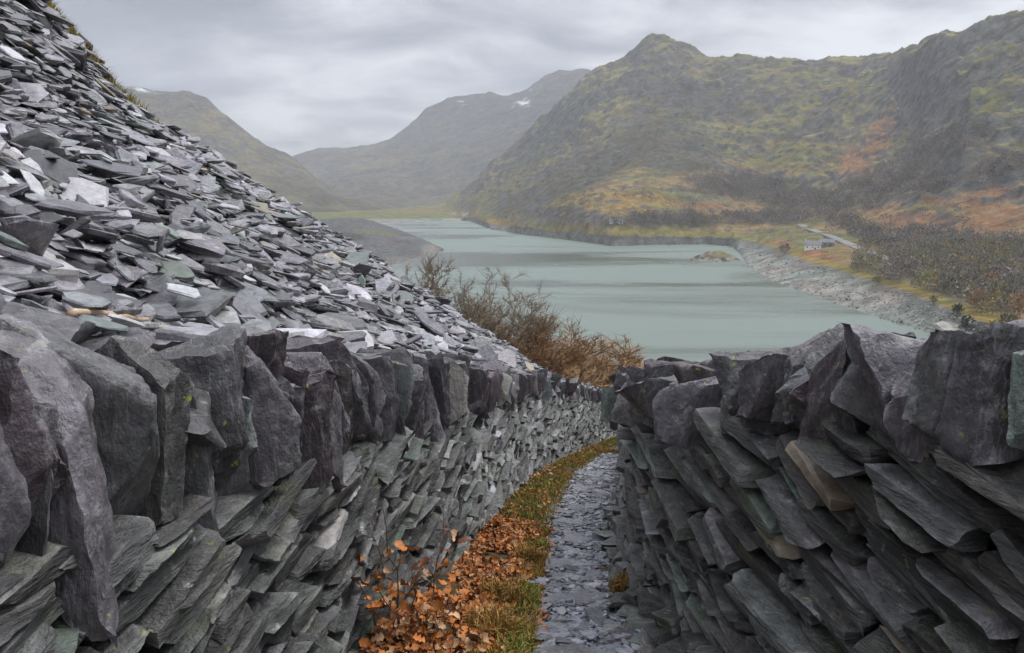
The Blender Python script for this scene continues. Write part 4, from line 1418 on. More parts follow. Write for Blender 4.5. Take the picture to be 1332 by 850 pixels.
def verge():
    rng = np.random.default_rng(77)
    # grass along both sides of the chippings
    n = 26000
    y = 3.8 + 25 * rng.random(n) ** 1.5
    side = rng.random(n)
    xl, xp = X_LB(y), X_PL(y)
    # left: a band that hugs the chippings, wider beyond the leaves
    f = np.where(y < 8.8, 1 - np.abs(rng.normal(size=n)) * 0.15, rng.random(n))
    x = xl + 0.05 + (xp - xl - 0.0) * np.clip(f, 0, 1.04)
    nz = fbm(np.stack([x / 0.5, y / 0.7, x * 0], -1), 3)
    right = side < 0.10
    x = np.where(right, X_PR(y) + 0.02 + rng.normal(size=n) * 0.07, x)
    keep = np.where(right, (nz > 0.10), (nz > -0.12) | (y > 17))
    keep &= (y < 27) | (rng.random(n) < 0.4)
    # close foot of the frame is grassy again
    x, y, nz = x[keep], y[keep], nz[keep]
    P = np.stack([x, y, path_z(x, y) + CZ], 1)
    V, Q, T = blades(P, rng, 0.03, 0.12, 0.9, 0.0045)
    dry = (fbm(np.stack([x / 0.8, y / 0.9, x * 0 + 9], -1), 2) + rng.normal(size=len(x)) * 0.08 > 0.06).astype(int)
    o = add('grass', V, [Q, T], [M['blade'], M['straw']], mat_idx=np.concatenate([dry, dry]))
    tag(o, 'short green and straw coloured grass along the edges of the path', 'grass', kind='stuff')
    # withered tussocks
    for px, py, cnt, r in ((790, 590, 700, 0.45), (812, 568, 600, 0.6), (655, 790, 420, 0.16), (640, 835, 380, 0.18), (805, 775, 200, 0.06), (690, 735, 300, 0.13)):
        u, rz = ray(px, py)
        Y = 1.7 / (-rz - 0.26)
        c = np.array([u * Y, Y])
        q = c + rng.normal(size=(cnt, 2)) * r * 0.5
        P = np.stack([q[:, 0], q[:, 1], path_z(q[:, 0], q[:, 1]) + CZ], 1)
        V, Q, T = blades(P, rng, 0.08, 0.22, 0.8, 0.005)
        o = add('grass_tussock', V, [Q, T], M['straw'])
        where = {790: 'by the bend of the left wall', 812: 'at the far end of the path', 655: 'between the leaves and the chippings', 640: 'at the near end of the leaf drift', 805: 'under the wall opposite the leaves', 690: 'at the top end of the leaf drift'}[px]
        tag(o, 'withered straw tussock of grass ' + where, 'grass tussock', 'withered grass tussocks')
        o['kind'] = 'stuff'
    # fallen leaves drifted under the left wall
    n = 6000
    y = 4.0 + 5.4 * rng.random(n) ** 1.1
    extra = rng.random(n) < 0.10
    y = np.where(extra, 8 + 16 * rng.random(n), y)
    xl, xp = X_LB(y), X_PL(y)
    f = np.abs(rng.normal(size=n)) * 0.55
    x = xl + 0.04 + (xp - xl) * f
    nz = fbm(np.stack([x / 0.35, y / 0.5, x * 0 + 4], -1), 3)
    keep = ((nz > -0.16) | extra) & (f < 1.1 - 0.4 * rng.random(n) ** 3)
    x, y = x[keep], y[keep]
    n = len(x)
    L = rng.uniform(0.038, 0.085, n)
    V, Q = leaf_shapes(n, rng, L)
    C = np.stack([x, y, path_z(x, y) + CZ + 0.02 + rng.random(n) * 0.05 * np.clip(1.2 - (x - X_LB(y)), 0, 1)], 1)
    VW = np.einsum('nvi,nij->nvj', V, rot_frames(n, rng, 0.55)) + C[:, None]
    r = rng.random(n)
    mi = np.where(r < 0.62, 0, np.where(r < 0.84, 1, 2))
    mats = [M['leaf'], M['leaf_pale'], M['leaf_dark']]
    drift = empty('leaf_drift', (-0.3, 6.0, CZ + float(path_z(np.array([-0.3]), np.array([6.0]))[0])))
    tag(drift, 'drift of fallen rust brown oak leaves at the foot of the left wall', 'fallen leaves')
    px, py, d = project(C)
    sc = np.where(in_frame(C, 0), L / d + (C[:, 2] - path_z(x, y) - CZ) * 0.06, 0)
    top = np.argsort(-sc)[:300]
    ch = np.zeros(n, bool)
    ch[top] = True
    for k in top:
        add('leaf', VW[k], Q, mats[mi[k]], drift, smooth=True)
    ids = np.where(~ch)[0]
    off = (np.arange(len(ids)) * V.shape[1])[:, None, None]
    o = add('leaf_litter', VW[ids].reshape(-1, 3), (Q[None] + off).reshape(-1, 4), mats, drift, mat_idx=np.repeat(mi[ids], len(Q)), smooth=True)
    o['kind'] = 'stuff'


verge()


def tube(path, r0, r1, k=5):
    path = np.asarray(path, float)
    n = len(path)
    d = np.gradient(path, axis=0)
    d /= np.linalg.norm(d, axis=1)[:, None] + 1e-9
    a = np.cross(d, np.array([0.31, 0.17, 0.93]))
    a /= np.linalg.norm(a, axis=1)[:, None] + 1e-9
    b = np.cross(d, a)
    r = np.linspace(r0, r1, n)[:, None]
    V = []
    for j in range(k):
        t = 2 * np.pi * j / k
        V.append(path + (a * math.cos(t) + b * math.sin(t)) * r)
    V = np.stack(V, 1).reshape(-1, 3)
    i = np.arange(n - 1)[:, None] * k
    j = np.arange(k)[None]
    Q = np.stack([i + j, i + (j + 1) % k, i + k + (j + 1) % k, i + k + j], -1).reshape(-1, 4)
    return V, Q


class Acc:
    def __init__(s):
        s.V, s.Q, s.n = [], [], 0

    def put(s, V, Q):
        s.V.append(V)
        s.Q.append(Q + s.n)
        s.n += len(V)

    def out(s):
        return np.concatenate(s.V), np.concatenate(s.Q)


def sapling():
    rng = np.random.default_rng(13)
    u, rz = ray(560, 835)
    Y = 4.55
    x0 = float(X_LB(Y)) + 0.24
    z0 = float(path_z(np.array([x0]), np.array([Y]))[0]) + CZ
    root = empty('oak_sapling', (x0, Y, z0))
    tag(root, 'small oak sapling with crisp rust brown leaves growing against the left wall', 'sapling')
    tips = []
    stems = [((-0.10, 0.05), (-0.32, 0.30, 1.02)), ((-0.05, 0.0), (-0.16, 0.15, 0.92)), ((0.04, 0.05), (0.22, 0.35, 0.70)), ((0.02, -0.05), (0.05, 0.02, 0.52)), ((-0.12, -0.03), (-0.34, -0.12, 0.62)), ((0.0, 0.02), (0.30, 0.0, 0.36)), ((-0.06, -0.06), (-0.12, -0.15, 0.45))]
    for (ax, ay), (bx, by, bz) in stems:
        t = np.linspace(0, 1, 9)[:, None]
        A, B = np.array([x0 + ax, Y + ay, z0 - 0.03]), np.array([x0 + bx, Y + by, z0 + bz])
        pth = A + (B - A) * t + rng.normal(size=(9, 3)) * 0.012 + np.array([0.05, 0, 0]) * np.sin(t * 3)
        V, Q = tube(pth, 0.007, 0.002)
        o = add('stem', V, Q, M['stem'], root, smooth=True)
        for q in range(9):
            k = rng.integers(2, 9)
            base = pth[k]
            if base[2] > z0 + 0.55 and rng.random() < 0.85:
                continue
            tw = np.stack([base, base + rng.normal(size=3) * 0.05 + [0.02, -0.02, 0.02], base + rng.normal(size=3) * 0.10 + [0.05, -0.04, 0.02]])
            V, Q = tube(tw, 0.003, 0.0012, 4)
            add('twig', V, Q, M['stem'], o)
            tips.append(tw[2])
            tips.append(tw[1])
    for k in range(70):
        p = np.array([x0, Y, z0]) + rng.normal(size=3) * [0.20, 0.17, 0.12] + [0.0, 0, 0.16]
        p[2] = max(p[2], z0 + 0.02)
        tips.append(p)
    n = len(tips)
    L = rng.uniform(0.055, 0.10, n)
    V, Q = leaf_shapes(n, rng, L)
    VW = np.einsum('nvi,nij->nvj', V, rot_frames(n, rng, 0.9)) + np.array(tips)[:, None]
    for k in range(n):
        add('leaf', VW[k], Q, M[('leaf', 'leaf', 'leaf_dark', 'leaf_pale')[rng.integers(0, 4)]], root, smooth=True)


sapling()


# ------------------------------------------------------------------ small things on the slate tip
def stick():
    P = []
    for px, py, d in ((92, 408, 2.78), (120, 406, 2.84), (150, 411, 2.92), (192, 417, 3.02)):
        u, rz = ray(px, py)
        ds = np.linspace(2.5, 6, 800)
        gap = rz * ds - (tip_surf(u * ds, ds) + 0.24)
        d = float(ds[np.argmax(gap < 0)])
        P.append((u * d, d, rz * d + CZ))
    t = np.linspace(0, 3, 14)
    pp = np.stack([np.interp(t, range(4), [p[a] for p in P]) for a in range(3)], 1)
    pp += np.random.default_rng(2).normal(size=pp.shape) * 0.003
    V, Q = tube(pp, 0.016, 0.010, 7)
    k = 7
    caps = np.array([list(range(k))[::-1], list(range(len(V) - k, len(V)))])
    o = add('broken_branch', V, [Q, caps], simple('bleached wood', (0.38, 0.22, 0.12), (0.62, 0.50, 0.38), 12, 0.7, 0.5, bdist=0.004), smooth=True)
    tag(o, 'pale broken branch lying on the slates behind the coping', 'branch')


stick()


def tip_grass():
    rng = np.random.default_rng(90)
    for px, py, cnt, r, name in ((112, 80, 2600, 0.85, 'on the skyline of the slate heap'), (84, 58, 900, 0.42, 'high on the slate heap above the skyline tuft'), (20, 22, 700, 0.5, 'at the top edge of the slate heap')):
        # walk along the ray until it is just under the heap's surface
        u, rz = ray(px, py)
        ys = np.linspace(6, 30, 900)
        g = tip_surf(u * ys, ys) - rz * ys
        k = int(np.argmax(g))
        c = np.array([u * ys[k], ys[k]])
        q = c + rng.normal(size=(cnt, 2)) * np.array([1.0, 0.8]) * r * 0.7
        P = np.stack([q[:, 0], q[:, 1], tip_surf(q[:, 0], q[:, 1]) + CZ + 0.02], 1)
        V, Q, T = blades(P, rng, 0.22, 0.55, 0.7, 0.010)
        mi = (rng.random(cnt) < 0.45).astype(int)
        o = add('grass_tuft', V, [Q, T], [M['blade'], M['straw']], mat_idx=np.concatenate([mi, mi]))
        tag(o, 'olive grass tuft growing ' + name, 'grass tuft', 'grass tufts on the slate heap', 'stuff')


tip_grass()


# ------------------------------------------------------------------ bare trees below the path
def grow(rng, h, spread, levels, trunk_r, rmin=0.010, up=0.55):
    """returns (trunk/limb accumulator, twig accumulator) around the origin"""
    wood, twig = Acc(), Acc()

    tips = []

    def branch(p, d, ln, r, lev):
        if lev == 0:
            e = d + rng.normal(size=3) * 0.2
            tips.append((p, p + e * ln, max(r, rmin)))
            return
        n = 5 if lev > 1 else (3 if lev == 1 else 2)
        pts = [p]
        q = p.copy()
        dd = d.copy()
        for _ in range(n):
            dd = dd + rng.normal(size=3) * 0.16 + np.array([0, 0, 0.06])
            dd /= np.linalg.norm(dd)
            q = q + dd * ln / n
            pts.append(q)
        pts = np.array(pts)
        r = max(r, rmin)
        r1 = max(r * (0.6 if lev > 0 else 0.6), rmin * 0.7)
        V, Q = tube(pts, r, r1, 5 if lev >= levels - 1 else 3)
        (wood if lev >= levels - 1 else twig).put(V, Q)
        if lev == 0:
            return
        kids = rng.integers(5, 8) if lev > 1 else rng.integers(12, 18)
        for c in range(kids):
            t = rng.uniform(0.30 if lev == levels else 0.2, 1.0)
            k = min(int(t * n), n - 1)
            b = pts[k] + (pts[k + 1] - pts[k]) * (t * n - k)
            nd = dd * up + rng.normal(size=3) * spread
            nd[2] = nd[2] * 0.6 + 0.25
            nd /= np.linalg.norm(nd)
            branch(b, nd, ln * rng.uniform(0.42, 0.68), r1 * rng.uniform(0.45, 0.75), lev - 1)
    stems = rng.integers(1, 4)
    for s in range(stems):
        d = np.array([rng.normal() * 0.22, rng.normal() * 0.22, 1.0])
        branch(np.array([rng.normal() * 0.12 * stems, rng.normal() * 0.12 * stems, -0.3]), d / np.linalg.norm(d), h * rng.uniform(0.42, 0.5), trunk_r, levels)
    A, B = np.array([t[0] for t in tips]), np.array([t[1] for t in tips])
    R = np.array([t[2] for t in tips])[:, None]
    d = B - A
    d /= np.linalg.norm(d, axis=1)[:, None] + 1e-9
    a = np.cross(d, np.array([0.31, 0.17, 0.93]))
    a /= np.linalg.norm(a, axis=1)[:, None] + 1e-9
    b = np.cross(d, a)
    V = np.zeros((len(A), 4, 3))
    for j in range(3):
        V[:, j] = A + (a * math.cos(2.094 * j) + b * math.sin(2.094 * j)) * R
    V[:, 3] = B
    o = (np.arange(len(A)) * 4)[:, None, None]
    T = (np.array([[0, 1, 3, 3], [1, 2, 3, 3], [2, 0, 3, 3]])[None] + o).reshape(-1, 4)[:, :3]
    return wood, twig, V.reshape(-1, 3), T


def bare_trees():
    rng = np.random.default_rng(101)
    # (pixel of crown top, distance, twig material, label)
    spots = [((545, 345), 40, 'twig', 'bare grey brown tree showing over the slates, nearest the grey spit'),
             ((512, 352), 46, 'twig', 'bare tree half hidden behind the slate heap below the grey spit'),
             ((583, 372), 42, 'twig', 'bare tree with fine upswept twigs, second along the slate skyline'),
             ((612, 392), 44, 'twig', 'low bare tree between the two taller bare trees over the slates'),
             ((648, 393), 46, 'twig', 'slender bare tree with forked limbs standing out against the water'),
             ((680, 417), 45, 'twig', 'bare tree with drooping shoulder right of the slender forked one'),
             ((700, 446), 40, 'twig_rust', 'rusty bare bush where the slate heap meets the wall'),
             ((728, 456), 42, 'twig_rust', 'rusty bare tree in the dip between bush and rounded tree'),
             ((760, 447), 44, 'twig_rust', 'rounded russet bare tree above the far end of the left wall'),
             ((790, 462), 45, 'twig_rust', 'russet bare tree beside the gap between the two walls'),
             ((815, 490), 43, 'twig_rust', 'small russet bare tree in the gap between the two walls'),
             ((740, 485), 36, 'twig_rust', 'low russet thicket bush just over the far coping')]
    for (px, py), d, mt, lab in spots:
        u, rz = ray(px, py)
        c = np.array([u * d, d, 0.0])
        gz = float(hill_rel(np.array([c[0]]), np.array([c[1]]))[0]) + CZ
        top = rz * d + CZ
        h = max(top - gz, 2.2)
        wood, twig, Vf, Tf = grow(rng, h, 0.52, 4, 0.012 * h + 0.03)
        Vw, Qw = wood.out()
        Vt, Qt = twig.out()
        Tf = Tf + len(Vt)
        Vt = np.concatenate([Vt, Vf])
        k = h / max(np.percentile(Vt[:, 2], 97.5), 0.5)
        # keep each crown over its root and of the spread seen in winter oaks and birches
        cen = Vt[:, :2].mean(0)
        zc = Vt[:, 2].mean()
        Vt[:, :2] -= cen * (Vt[:, 2:] / zc)
        Vw[:, :2] -= cen * (Vw[:, 2:] / zc)
        sx = rng.uniform(4.0, 5.2) / (np.percentile(Vt[:, 0], 96) - np.percentile(Vt[:, 0], 4))
        Sc = np.array([sx, sx, k])
        t = empty('bare_tree', (c[0], c[1], gz))
        base = np.array([c[0], c[1], gz])
        add('trunk', Vw * Sc + base, Qw, M['bark'], t, smooth=True)
        add('crown', Vt * Sc + base, [Qt, Tf], M[mt], t)
        tag(t, lab, 'bare tree', 'bare trees below the wall')


bare_trees()


# ------------------------------------------------------------------ woods and single trees on the far shore
M['wood_far'] = simple('far winter wood', (0.13, 0.112, 0.094), (0.23, 0.20, 0.17), 0.03, 0.95, vary=0.4)
M['wood_plum'] = simple('far birch wood', (0.13, 0.098, 0.094), (0.20, 0.155, 0.148), 0.03, 0.95, vary=0.35)
M['wood_olive'] = simple('far mossy wood', (0.13, 0.122, 0.062), (0.22, 0.20, 0.105), 0.03, 0.95, vary=0.4)
M['ever'] = simple('far evergreen', (0.018, 0.032, 0.018), (0.045, 0.065, 0.032), 0.1, 0.95, vary=0.3)
M['gorse'] = simple('golden scrub', (0.20, 0.13, 0.02), (0.34, 0.235, 0.04), 0.1, 0.95, vary=0.3)


def puff(rng, n, h, w):
    """a far tree: many small upswept twig flakes through an egg-shaped crown over a short bole"""
    d = rng.normal(size=(n, 3))
    d /= np.linalg.norm(d, axis=1)[:, None]
    r = rng.random(n) ** 0.45
    lump = 1 + 0.35 * fbm(d * 1.7 + rng.uniform(-9, 9, 3), 2)
    C = d * (r * lump)[:, None] * np.array([w / 2, w / 2, h * 0.42]) + np.array([0, 0, h * 0.56])
    s = h * rng.uniform(0.045, 0.10, n)
    a = C + rng.normal(size=(n, 3)) * s[:, None] * 0.5 - d * s[:, None] * 0.6
    b = C + d * s[:, None] + np.array([0, 0, 1]) * s[:, None] * 0.5
    c = C + rng.normal(size=(n, 3)) * s[:, None] * 0.55
    V = np.stack([a, b, c], 1).reshape(-1, 3)
    T = np.arange(3 * n).reshape(-1, 3)
    return V, T


def far_woods():
    rng = np.random.default_rng(55)
    P = hill_P.reshape(-1, 3)
    T = hill_T.reshape(-1) - 1
    px, py, d = project(P)
    n2 = fbm(np.stack([P[:, 0] / 48, P[:, 1] / 48, P[:, 2] / 22], -1) + 31, 5)
    w = np.zeros(len(P))
    for b in WOOD_AREAS:
        w = np.maximum(w, blob(px, py, *b, nz=n2 * 1.2))
    # weight by screen area so that the density looks even on the ground
    fr = (px > -20) & (px < 1400) & (py > 60) & (T > 1.04) & (T < 3.9)
    sparse = 0.022 * (py > 170) * (py < 400) * (px > 660)
    prob = np.where(fr, np.clip(w - 0.35, 0, 1) + sparse, 0)
    # keep the cottages' plot and the road verge clear
    clear = (px > 1030) & (px < 1098) & (py > 306) & (py < 332)
    rl = np.interp(px, [1040, 1075, 1112, 1165], [293, 306, 321, 339])
    clear |= (px > 1036) & (px < 1170) & (py > rl - 2) & (py < rl + 11)
    prob = np.where(clear, 0, prob)
    dens = (np.abs(P[:, 1]) ** 1.0)
    prob = prob * dens
    prob /= prob.sum()
    N_T = 4200
    idx = rng.choice(len(P), N_T, p=prob)
    protos = [puff(rng, 84, 1.0, rng.uniform(0.8, 1.15)) for _ in range(10)]
    VV, TT, MI, off = [], [], [], 0
    for k in idx:
        V, Tq = protos[rng.integers(0, 10)]
        h = rng.uniform(5, 12) * (0.75 if py[k] < 240 else 1.0)
        a = rng.uniform(0, 6.28)
        ca, sa = math.cos(a), math.sin(a)
        R = np.array([[ca, sa, 0], [-sa, ca, 0], [0, 0, 1]])
        p = P[k] + np.array([rng.normal() * 3, rng.normal() * 3, -0.5])
        VV.append(V @ R * h + p)
        TT.append(Tq + off)
        off += len(V)
        zone = fbm(np.array([[p[0] / 60, p[1] / 60, 3.0]]), 2)[0] + rng.normal() * 0.12
        low = py[k] > 325
        m = 0 if zone < 0.05 else (1 if zone < 0.22 else 2)
        if low and rng.random() < 0.5:
            m = 2
        if rng.random() < 0.015:
            m = 3
        if low and px[k] > 1180 and rng.random() < 0.06:
            m = 4
        MI.append(np.full(len(Tq), m))
    o = add('woodland', np.concatenate(VV), np.concatenate(TT), [M['wood_far'], M['wood_plum'], M['wood_olive'], M['ever'], M['gorse']], mat_idx=np.concatenate(MI))
    tag(o, 'leafless winter woodland spread over the lower mountainside', 'woodland', kind='stuff')
    # single trees one can tell apart on the near bank
    def on_hill(qx, qy):
        k = np.argmin((px - qx) ** 2 + (py - qy) ** 2 + np.where(T < 0.2, 1e6, 0) + np.where(T > 3.9, 1e6, 0))
        return P[k]
    singles = [((1258, 432), 7, 'ever', 'dark evergreen bush at the shore beside the tilted rocks'), ((1245, 412), 6, 'ever', 'dark bush above the tilted shore rocks'), ((1290, 436), 6, 'gorse', 'golden yellow scrub bush low on the bank'), ((1310, 430), 8, 'wood_olive', 'mossy tree low on the bank next to the golden bush'),
               ((1270, 405), 10, 'twig_rust', 'tall bare russet tree above the dark shore bushes'), ((1300, 400), 11, 'wood_olive', 'tall olive tree at the edge of the bank wood'), ((1325, 415), 11, 'twig_rust', 'bare russet tree on the bank at the picture edge'), ((1285, 380), 10, 'twig_rust', 'orange tinted bare tree in the bank wood'),
               ((1230, 372), 5, 'ever', 'small dark conifer above the stony beach'), ((1258, 376), 6, 'ever', 'second small dark conifer, further from the beach'), ((1172, 353), 6, 'ever', 'dark evergreen clump beside the end of the road'), ((1020, 330), 9, 'wood_far', 'round bare tree standing in the rough field before the cottage'),
               ((1215, 398), 5, 'wood_olive', 'low mossy bush at the top of the stony beach'), ((1140, 372), 6, 'wood_olive', 'rounded mossy tree just above the stony beach'), ((1320, 380), 11, 'wood_far', 'large bare grey tree on the bank at the picture edge')]
    for (qx, qy), h, mt, lab in singles:
        p = on_hill(qx, qy)
        V, Tq = puff(rng, 420, h, h * rng.uniform(0.75, 1.0))
        t = empty('bank_tree', tuple(p))
        add('crown', V + p, Tq, M[mt], t)
        tp = np.array([[0, 0, -0.6], [0.1, 0.05, h * 0.25], [0.05, 0.15, h * 0.55]]) + p
        Vt, Qt = tube(tp, 0.022 * h, 0.008 * h, 6)
        add('trunk', Vt, Qt, M['bark'], t)
        tag(t, lab, 'tree', 'trees on the far bank')
    return on_hill, (P, T, px, py)


on_hill, HILL = far_woods()


def shore_stones():
    rng = np.random.default_rng(66)
    P, T, px, py = HILL
    sel = np.where((T > 0.02) & (T < 1.0) & (px > 620) & (px < 1345))[0]
    n = 4200
    idx = rng.choice(sel, n)
    L = rng.uniform(0.35, 1.3, n) * np.where(rng.random(n) < 0.04, 2.2, 1)
    V, s, c = prism_batch(n, 5, rng, L, L * rng.uniform(0.5, 0.9, n), L * rng.uniform(0.25, 0.6, n), 0.3)
    C = P[idx] + rng.normal(size=(n, 3)) * np.array([2.5, 2.5, 0.0])
    VW = np.einsum('nvi,nij->nvj', V, rot_frames(n, rng, 0.3)) + C[:, None]
    mi = (rng.random(n) < 0.08).astype(int)
    VV, FF, MM = join_prisms(VW, s, c, np.ones(n, bool), mi)
    m1 = simple('shore stone', (0.17, 0.162, 0.145), (0.30, 0.285, 0.26), 0.3, 0.8, vary=0.3)
    m2 = simple('dark shore stone', (0.07, 0.07, 0.065), (0.16, 0.155, 0.145), 0.3, 0.8, vary=0.3)
    m3 = simple('pale shore ledge', (0.12, 0.115, 0.105), (0.24, 0.23, 0.21), 0.3, 0.8, vary=0.2)
    o = add('shore_rubble', VV, FF, [m1, m2], mat_idx=MM)
    tag(o, 'pale broken stones strewn along the drawn-down lake shore', 'stones', kind='stuff')
    # tilted rock ribs at the near end of the beach and crags along the far shore
    spots = [((1242, 430), (16, 7, 5), 'tilted pale rock rib at the near end of the stony beach'), ((1262, 437), (12, 6, 4), 'lower pale rock rib beside the dark shore bushes')]
    for (qx, qy), sz, lab in spots:
        p = on_hill(qx, qy)
        Vb, Qb = block(sz, (16, 10, 8), rng, 9, 0.05, 0.4, 0.2, 0.2, 0.1)
        nrm = np.array([[rng.normal() * 0.2, -0.4, 1.0]])
        Fm = frames(nrm, np.array([[1, rng.normal() * 0.3, rng.normal() * 0.15]]))[0]
        m = m1 if 'rib' in lab else (m3 if 'pale' in lab else m2)
        o = add('shore_rock', Vb @ Fm + p + np.array([0, 0, -sz[2] * 0.12]), Qb, m)
        tag(o, lab, 'rock', 'rocks on the lake shore')


shore_stones()


def far_buildings():
    white = simple('whitewash', (0.70, 0.70, 0.68), (0.82, 0.82, 0.80), 0.5, 0.8)
    slate_r = simple('slate roof', (0.10, 0.10, 0.11), (0.19, 0.19, 0.20), 0.8, 0.6)
    stone_w = simple('rubble stone wall', (0.16, 0.155, 0.145), (0.28, 0.27, 0.25), 0.8, 0.9)
    glass = simple('dark window', (0.02, 0.022, 0.025), (0.04, 0.042, 0.045), 1, 0.2, spec=0.5)

    def box(x0, x1, y0, y1, z0, z1):
        V = np.array([[x0, y0, z0], [x1, y0, z0], [x1, y1, z0], [x0, y1, z0], [x0, y0, z1], [x1, y0, z1], [x1, y1, z1], [x0, y1, z1]], float)
        Q = np.array([[3, 2, 1, 0], [4, 5, 6, 7], [0, 1, 5, 4], [1, 2, 6, 5], [2, 3, 7, 6], [3, 0, 4, 7]])
        return V, Q

    def house(px_, py_, w, dp, h, rot, wall_m, label, chim=True, win=3):
        p = on_hill(px_, py_) + np.array([0, 0, -0.4])
        e = empty('cottage', tuple(p))
        R = np.array([[math.cos(rot), math.sin(rot), 0], [-math.sin(rot), math.cos(rot), 0], [0, 0, 1]])

        def put(nm, V, Q, m, par):
            return add(nm, V @ R + p, Q, m, par)
        # walls with gables
        V = np.array([[-w / 2, -dp / 2, -1], [w / 2, -dp / 2, -1], [w / 2, dp / 2, -1], [-w / 2, dp / 2, -1], [-w / 2, -dp / 2, h], [w / 2, -dp / 2, h], [w / 2, dp / 2, h], [-w / 2, dp / 2, h], [-w / 2, 0, h + dp * 0.36], [w / 2, 0, h + dp * 0.36]], float)
        wl_ = put('wall', V, [np.array([[0, 1, 5, 4], [2, 3, 7, 6]]), np.array([[1, 2, 6, 9, 5], [3, 0, 4, 8, 7]])], wall_m, e)
        o = 0.4
        k = 0.36
        rh = h + dp * k
        Vr = np.array([[-w / 2 - o, -dp / 2 - o, h - o * 0.7], [w / 2 + o, -dp / 2 - o, h - o * 0.7], [w / 2 + o, 0, rh + 0.12], [-w / 2 - o, 0, rh + 0.12], [-w / 2 - o, dp / 2 + o, h - o * 0.7], [w / 2 + o, dp / 2 + o, h - o * 0.7]], float)
        Vr2 = Vr + np.array([0, 0, 0.22])
        VV = np.concatenate([Vr, Vr2])
        Qr = np.array([[0, 1, 2, 3], [3, 2, 5, 4], [6, 7, 8, 9], [9, 8, 11, 10], [0, 1, 7, 6], [4, 5, 11, 10], [1, 2, 8, 7], [2, 5, 11, 8], [0, 3, 9, 6], [3, 4, 10, 9]])
        rf = put('roof', VV, Qr, slate_r, e)
        if chim:
            for sx in (-1, 1):
                V, Q = box(sx * (w / 2 - 0.7) - 0.45, sx * (w / 2 - 0.7) + 0.45, -0.45, 0.45, rh - 0.6, rh + 1.3)
                put('chimney', V, Q, wall_m, rf)
        for q in range(win):
            cx = -w / 2 + w * (q + 0.5) / win
            V, Q = box(cx - 0.4, cx + 0.4, -dp / 2 - 0.06, -dp / 2 + 0.1, h * 0.42, h * 0.68)
            put('window', V, Q, glass, e)
        V, Q = box(-w * 0.02 - 0.5 + w * 0.17, -w * 0.02 + 0.5 + w * 0.17, -dp / 2 - 0.06, -dp / 2 + 0.1, 0, 2.0)
        put('door', V, Q, glass, e)
        tag(e, label, 'cottage')
        return e
    house(1056, 325, 12.5, 7, 4.2, -0.35, white, 'white cottage with a grey slate roof near the far shore')
    house(1077, 321, 9.5, 6.5, 4.0, -0.3, stone_w, 'grey stone cottage beside the white one and the road', chim=False, win=2)
    house(798, 290, 8, 5, 3.2, 0.1, white, 'tiny white hut in the brush across the lake, nearer the islet', chim=False, win=2)
    house(806, 289, 6, 5, 3.0, 0.1, white, 'second tiny white hut in the brush, right beside the first', chim=False, win=1)
    house(606, 281, 12, 7, 4, 0.2, white, 'white house on the flat field at the head of the lake', win=2)
    house(590, 279.5, 9, 6, 4, 0.1, white, 'smaller white house left of the other one at the lake head', win=2)
    # road that runs along the hillside behind the cottages
    pts = [(1040, 293), (1055, 299), (1075, 306), (1095, 313), (1112, 321), (1130, 328), (1150, 335), (1165, 339)]
    P3 = np.array([on_hill(a, b) for a, b in pts])
    t = np.linspace(0, len(pts) - 1, 60)
    C = np.stack([np.interp(t, range(len(pts)), P3[:, a]) for a in range(3)], 1)
    k = np.ones(7) / 7
    C = np.stack([np.convolve(np.pad(C[:, a], 3, mode='edge'), k, 'valid') for a in range(3)], 1)
    d = np.gradient(C, axis=0)
    n = np.stack([-d[:, 1], d[:, 0], 0 * d[:, 0]], 1)
    n /= np.linalg.norm(n, axis=1)[:, None]
    rows = [C + n * 4.0 + [0, 0, -3], C + n * 4.0 + [0, 0, 0.5], C - n * 4.0 + [0, 0, 0.5], C - n * 4.0 + [0, 0, -3]]
    V = np.concatenate(rows)
    m = len(C)
    i = np.arange(m - 1)
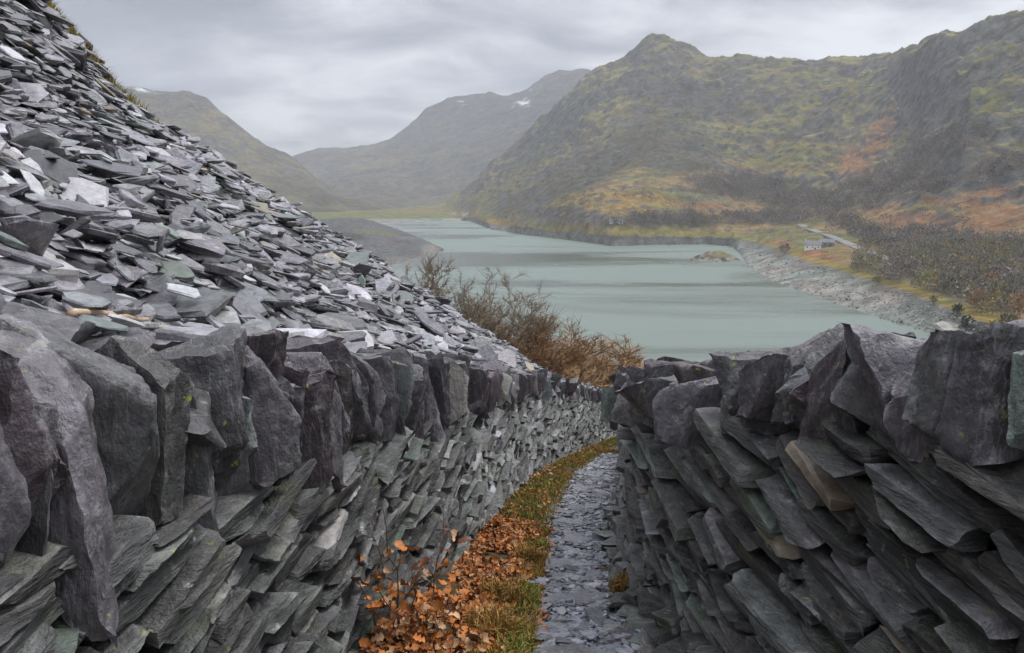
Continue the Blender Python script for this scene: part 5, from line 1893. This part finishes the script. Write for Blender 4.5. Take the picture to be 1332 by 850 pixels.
    Q = np.concatenate([np.stack([i + a * m, i + 1 + a * m, i + 1 + (a + 1) * m, i + (a + 1) * m], 1) for a in range(3)])
    o = add('road', V, Q, simple('wet tarmac', (0.16, 0.16, 0.16), (0.24, 0.24, 0.24), 0.3, 0.35))
    tag(o, 'pale wet road running along the hillside behind the cottages', kind='structure')
    # roadside parapet glimpsed further right
    A, B = on_hill(1250, 347), on_hill(1287, 350)
    dd = B - A
    nn = np.array([-dd[1], dd[0], 0]) / np.hypot(dd[0], dd[1])
    V = np.array([A + [0, 0, -1], B + [0, 0, -1], B + nn * 0.6 + [0, 0, -1], A + nn * 0.6 + [0, 0, -1], A + [0, 0, 2.6], B + [0, 0, 2.6], B + nn * 0.6 + [0, 0, 2.6], A + nn * 0.6 + [0, 0, 2.6]])
    Qb = np.array([[3, 2, 1, 0], [4, 5, 6, 7], [0, 1, 5, 4], [1, 2, 6, 5], [2, 3, 7, 6], [3, 0, 4, 7]])
    o = add('parapet_wall', V, Qb, stone_w)
    tag(o, 'short pale roadside parapet among the trees on the far bank', 'wall')


far_buildings()


# ------------------------------------------------------------------ damp air
def haze():
    x0, x1, y0, y1, z0, z1 = -4600, 4200, -250, 6000, -9, 860
    V = np.array([[x0, y0, z0], [x1, y0, z0], [x1, y1, z0], [x0, y1, z0], [x0, y0, z1], [x1, y0, z1], [x1, y1, z1], [x0, y1, z1]], float)
    Q = np.array([[3, 2, 1, 0], [4, 5, 6, 7], [0, 1, 5, 4], [1, 2, 6, 5], [2, 3, 7, 6], [3, 0, 4, 7]])
    m = bpy.data.materials.new('damp air')
    m.use_nodes = True
    t = m.node_tree
    t.nodes.clear()
    out = N(t, 'ShaderNodeOutputMaterial')
    v = N(t, 'ShaderNodeVolumePrincipled', inp={'Color': (0.93, 0.95, 1.0, 1), 'Density': HAZE, 'Anisotropy': 0.2})
    t.links.new(v.outputs[0], out.inputs['Volume'])
    o = add('haze', V, Q, m)
    tag(o, 'pale damp air hanging in the valley', 'haze', kind='stuff')


HAZE = 0.00013
haze()
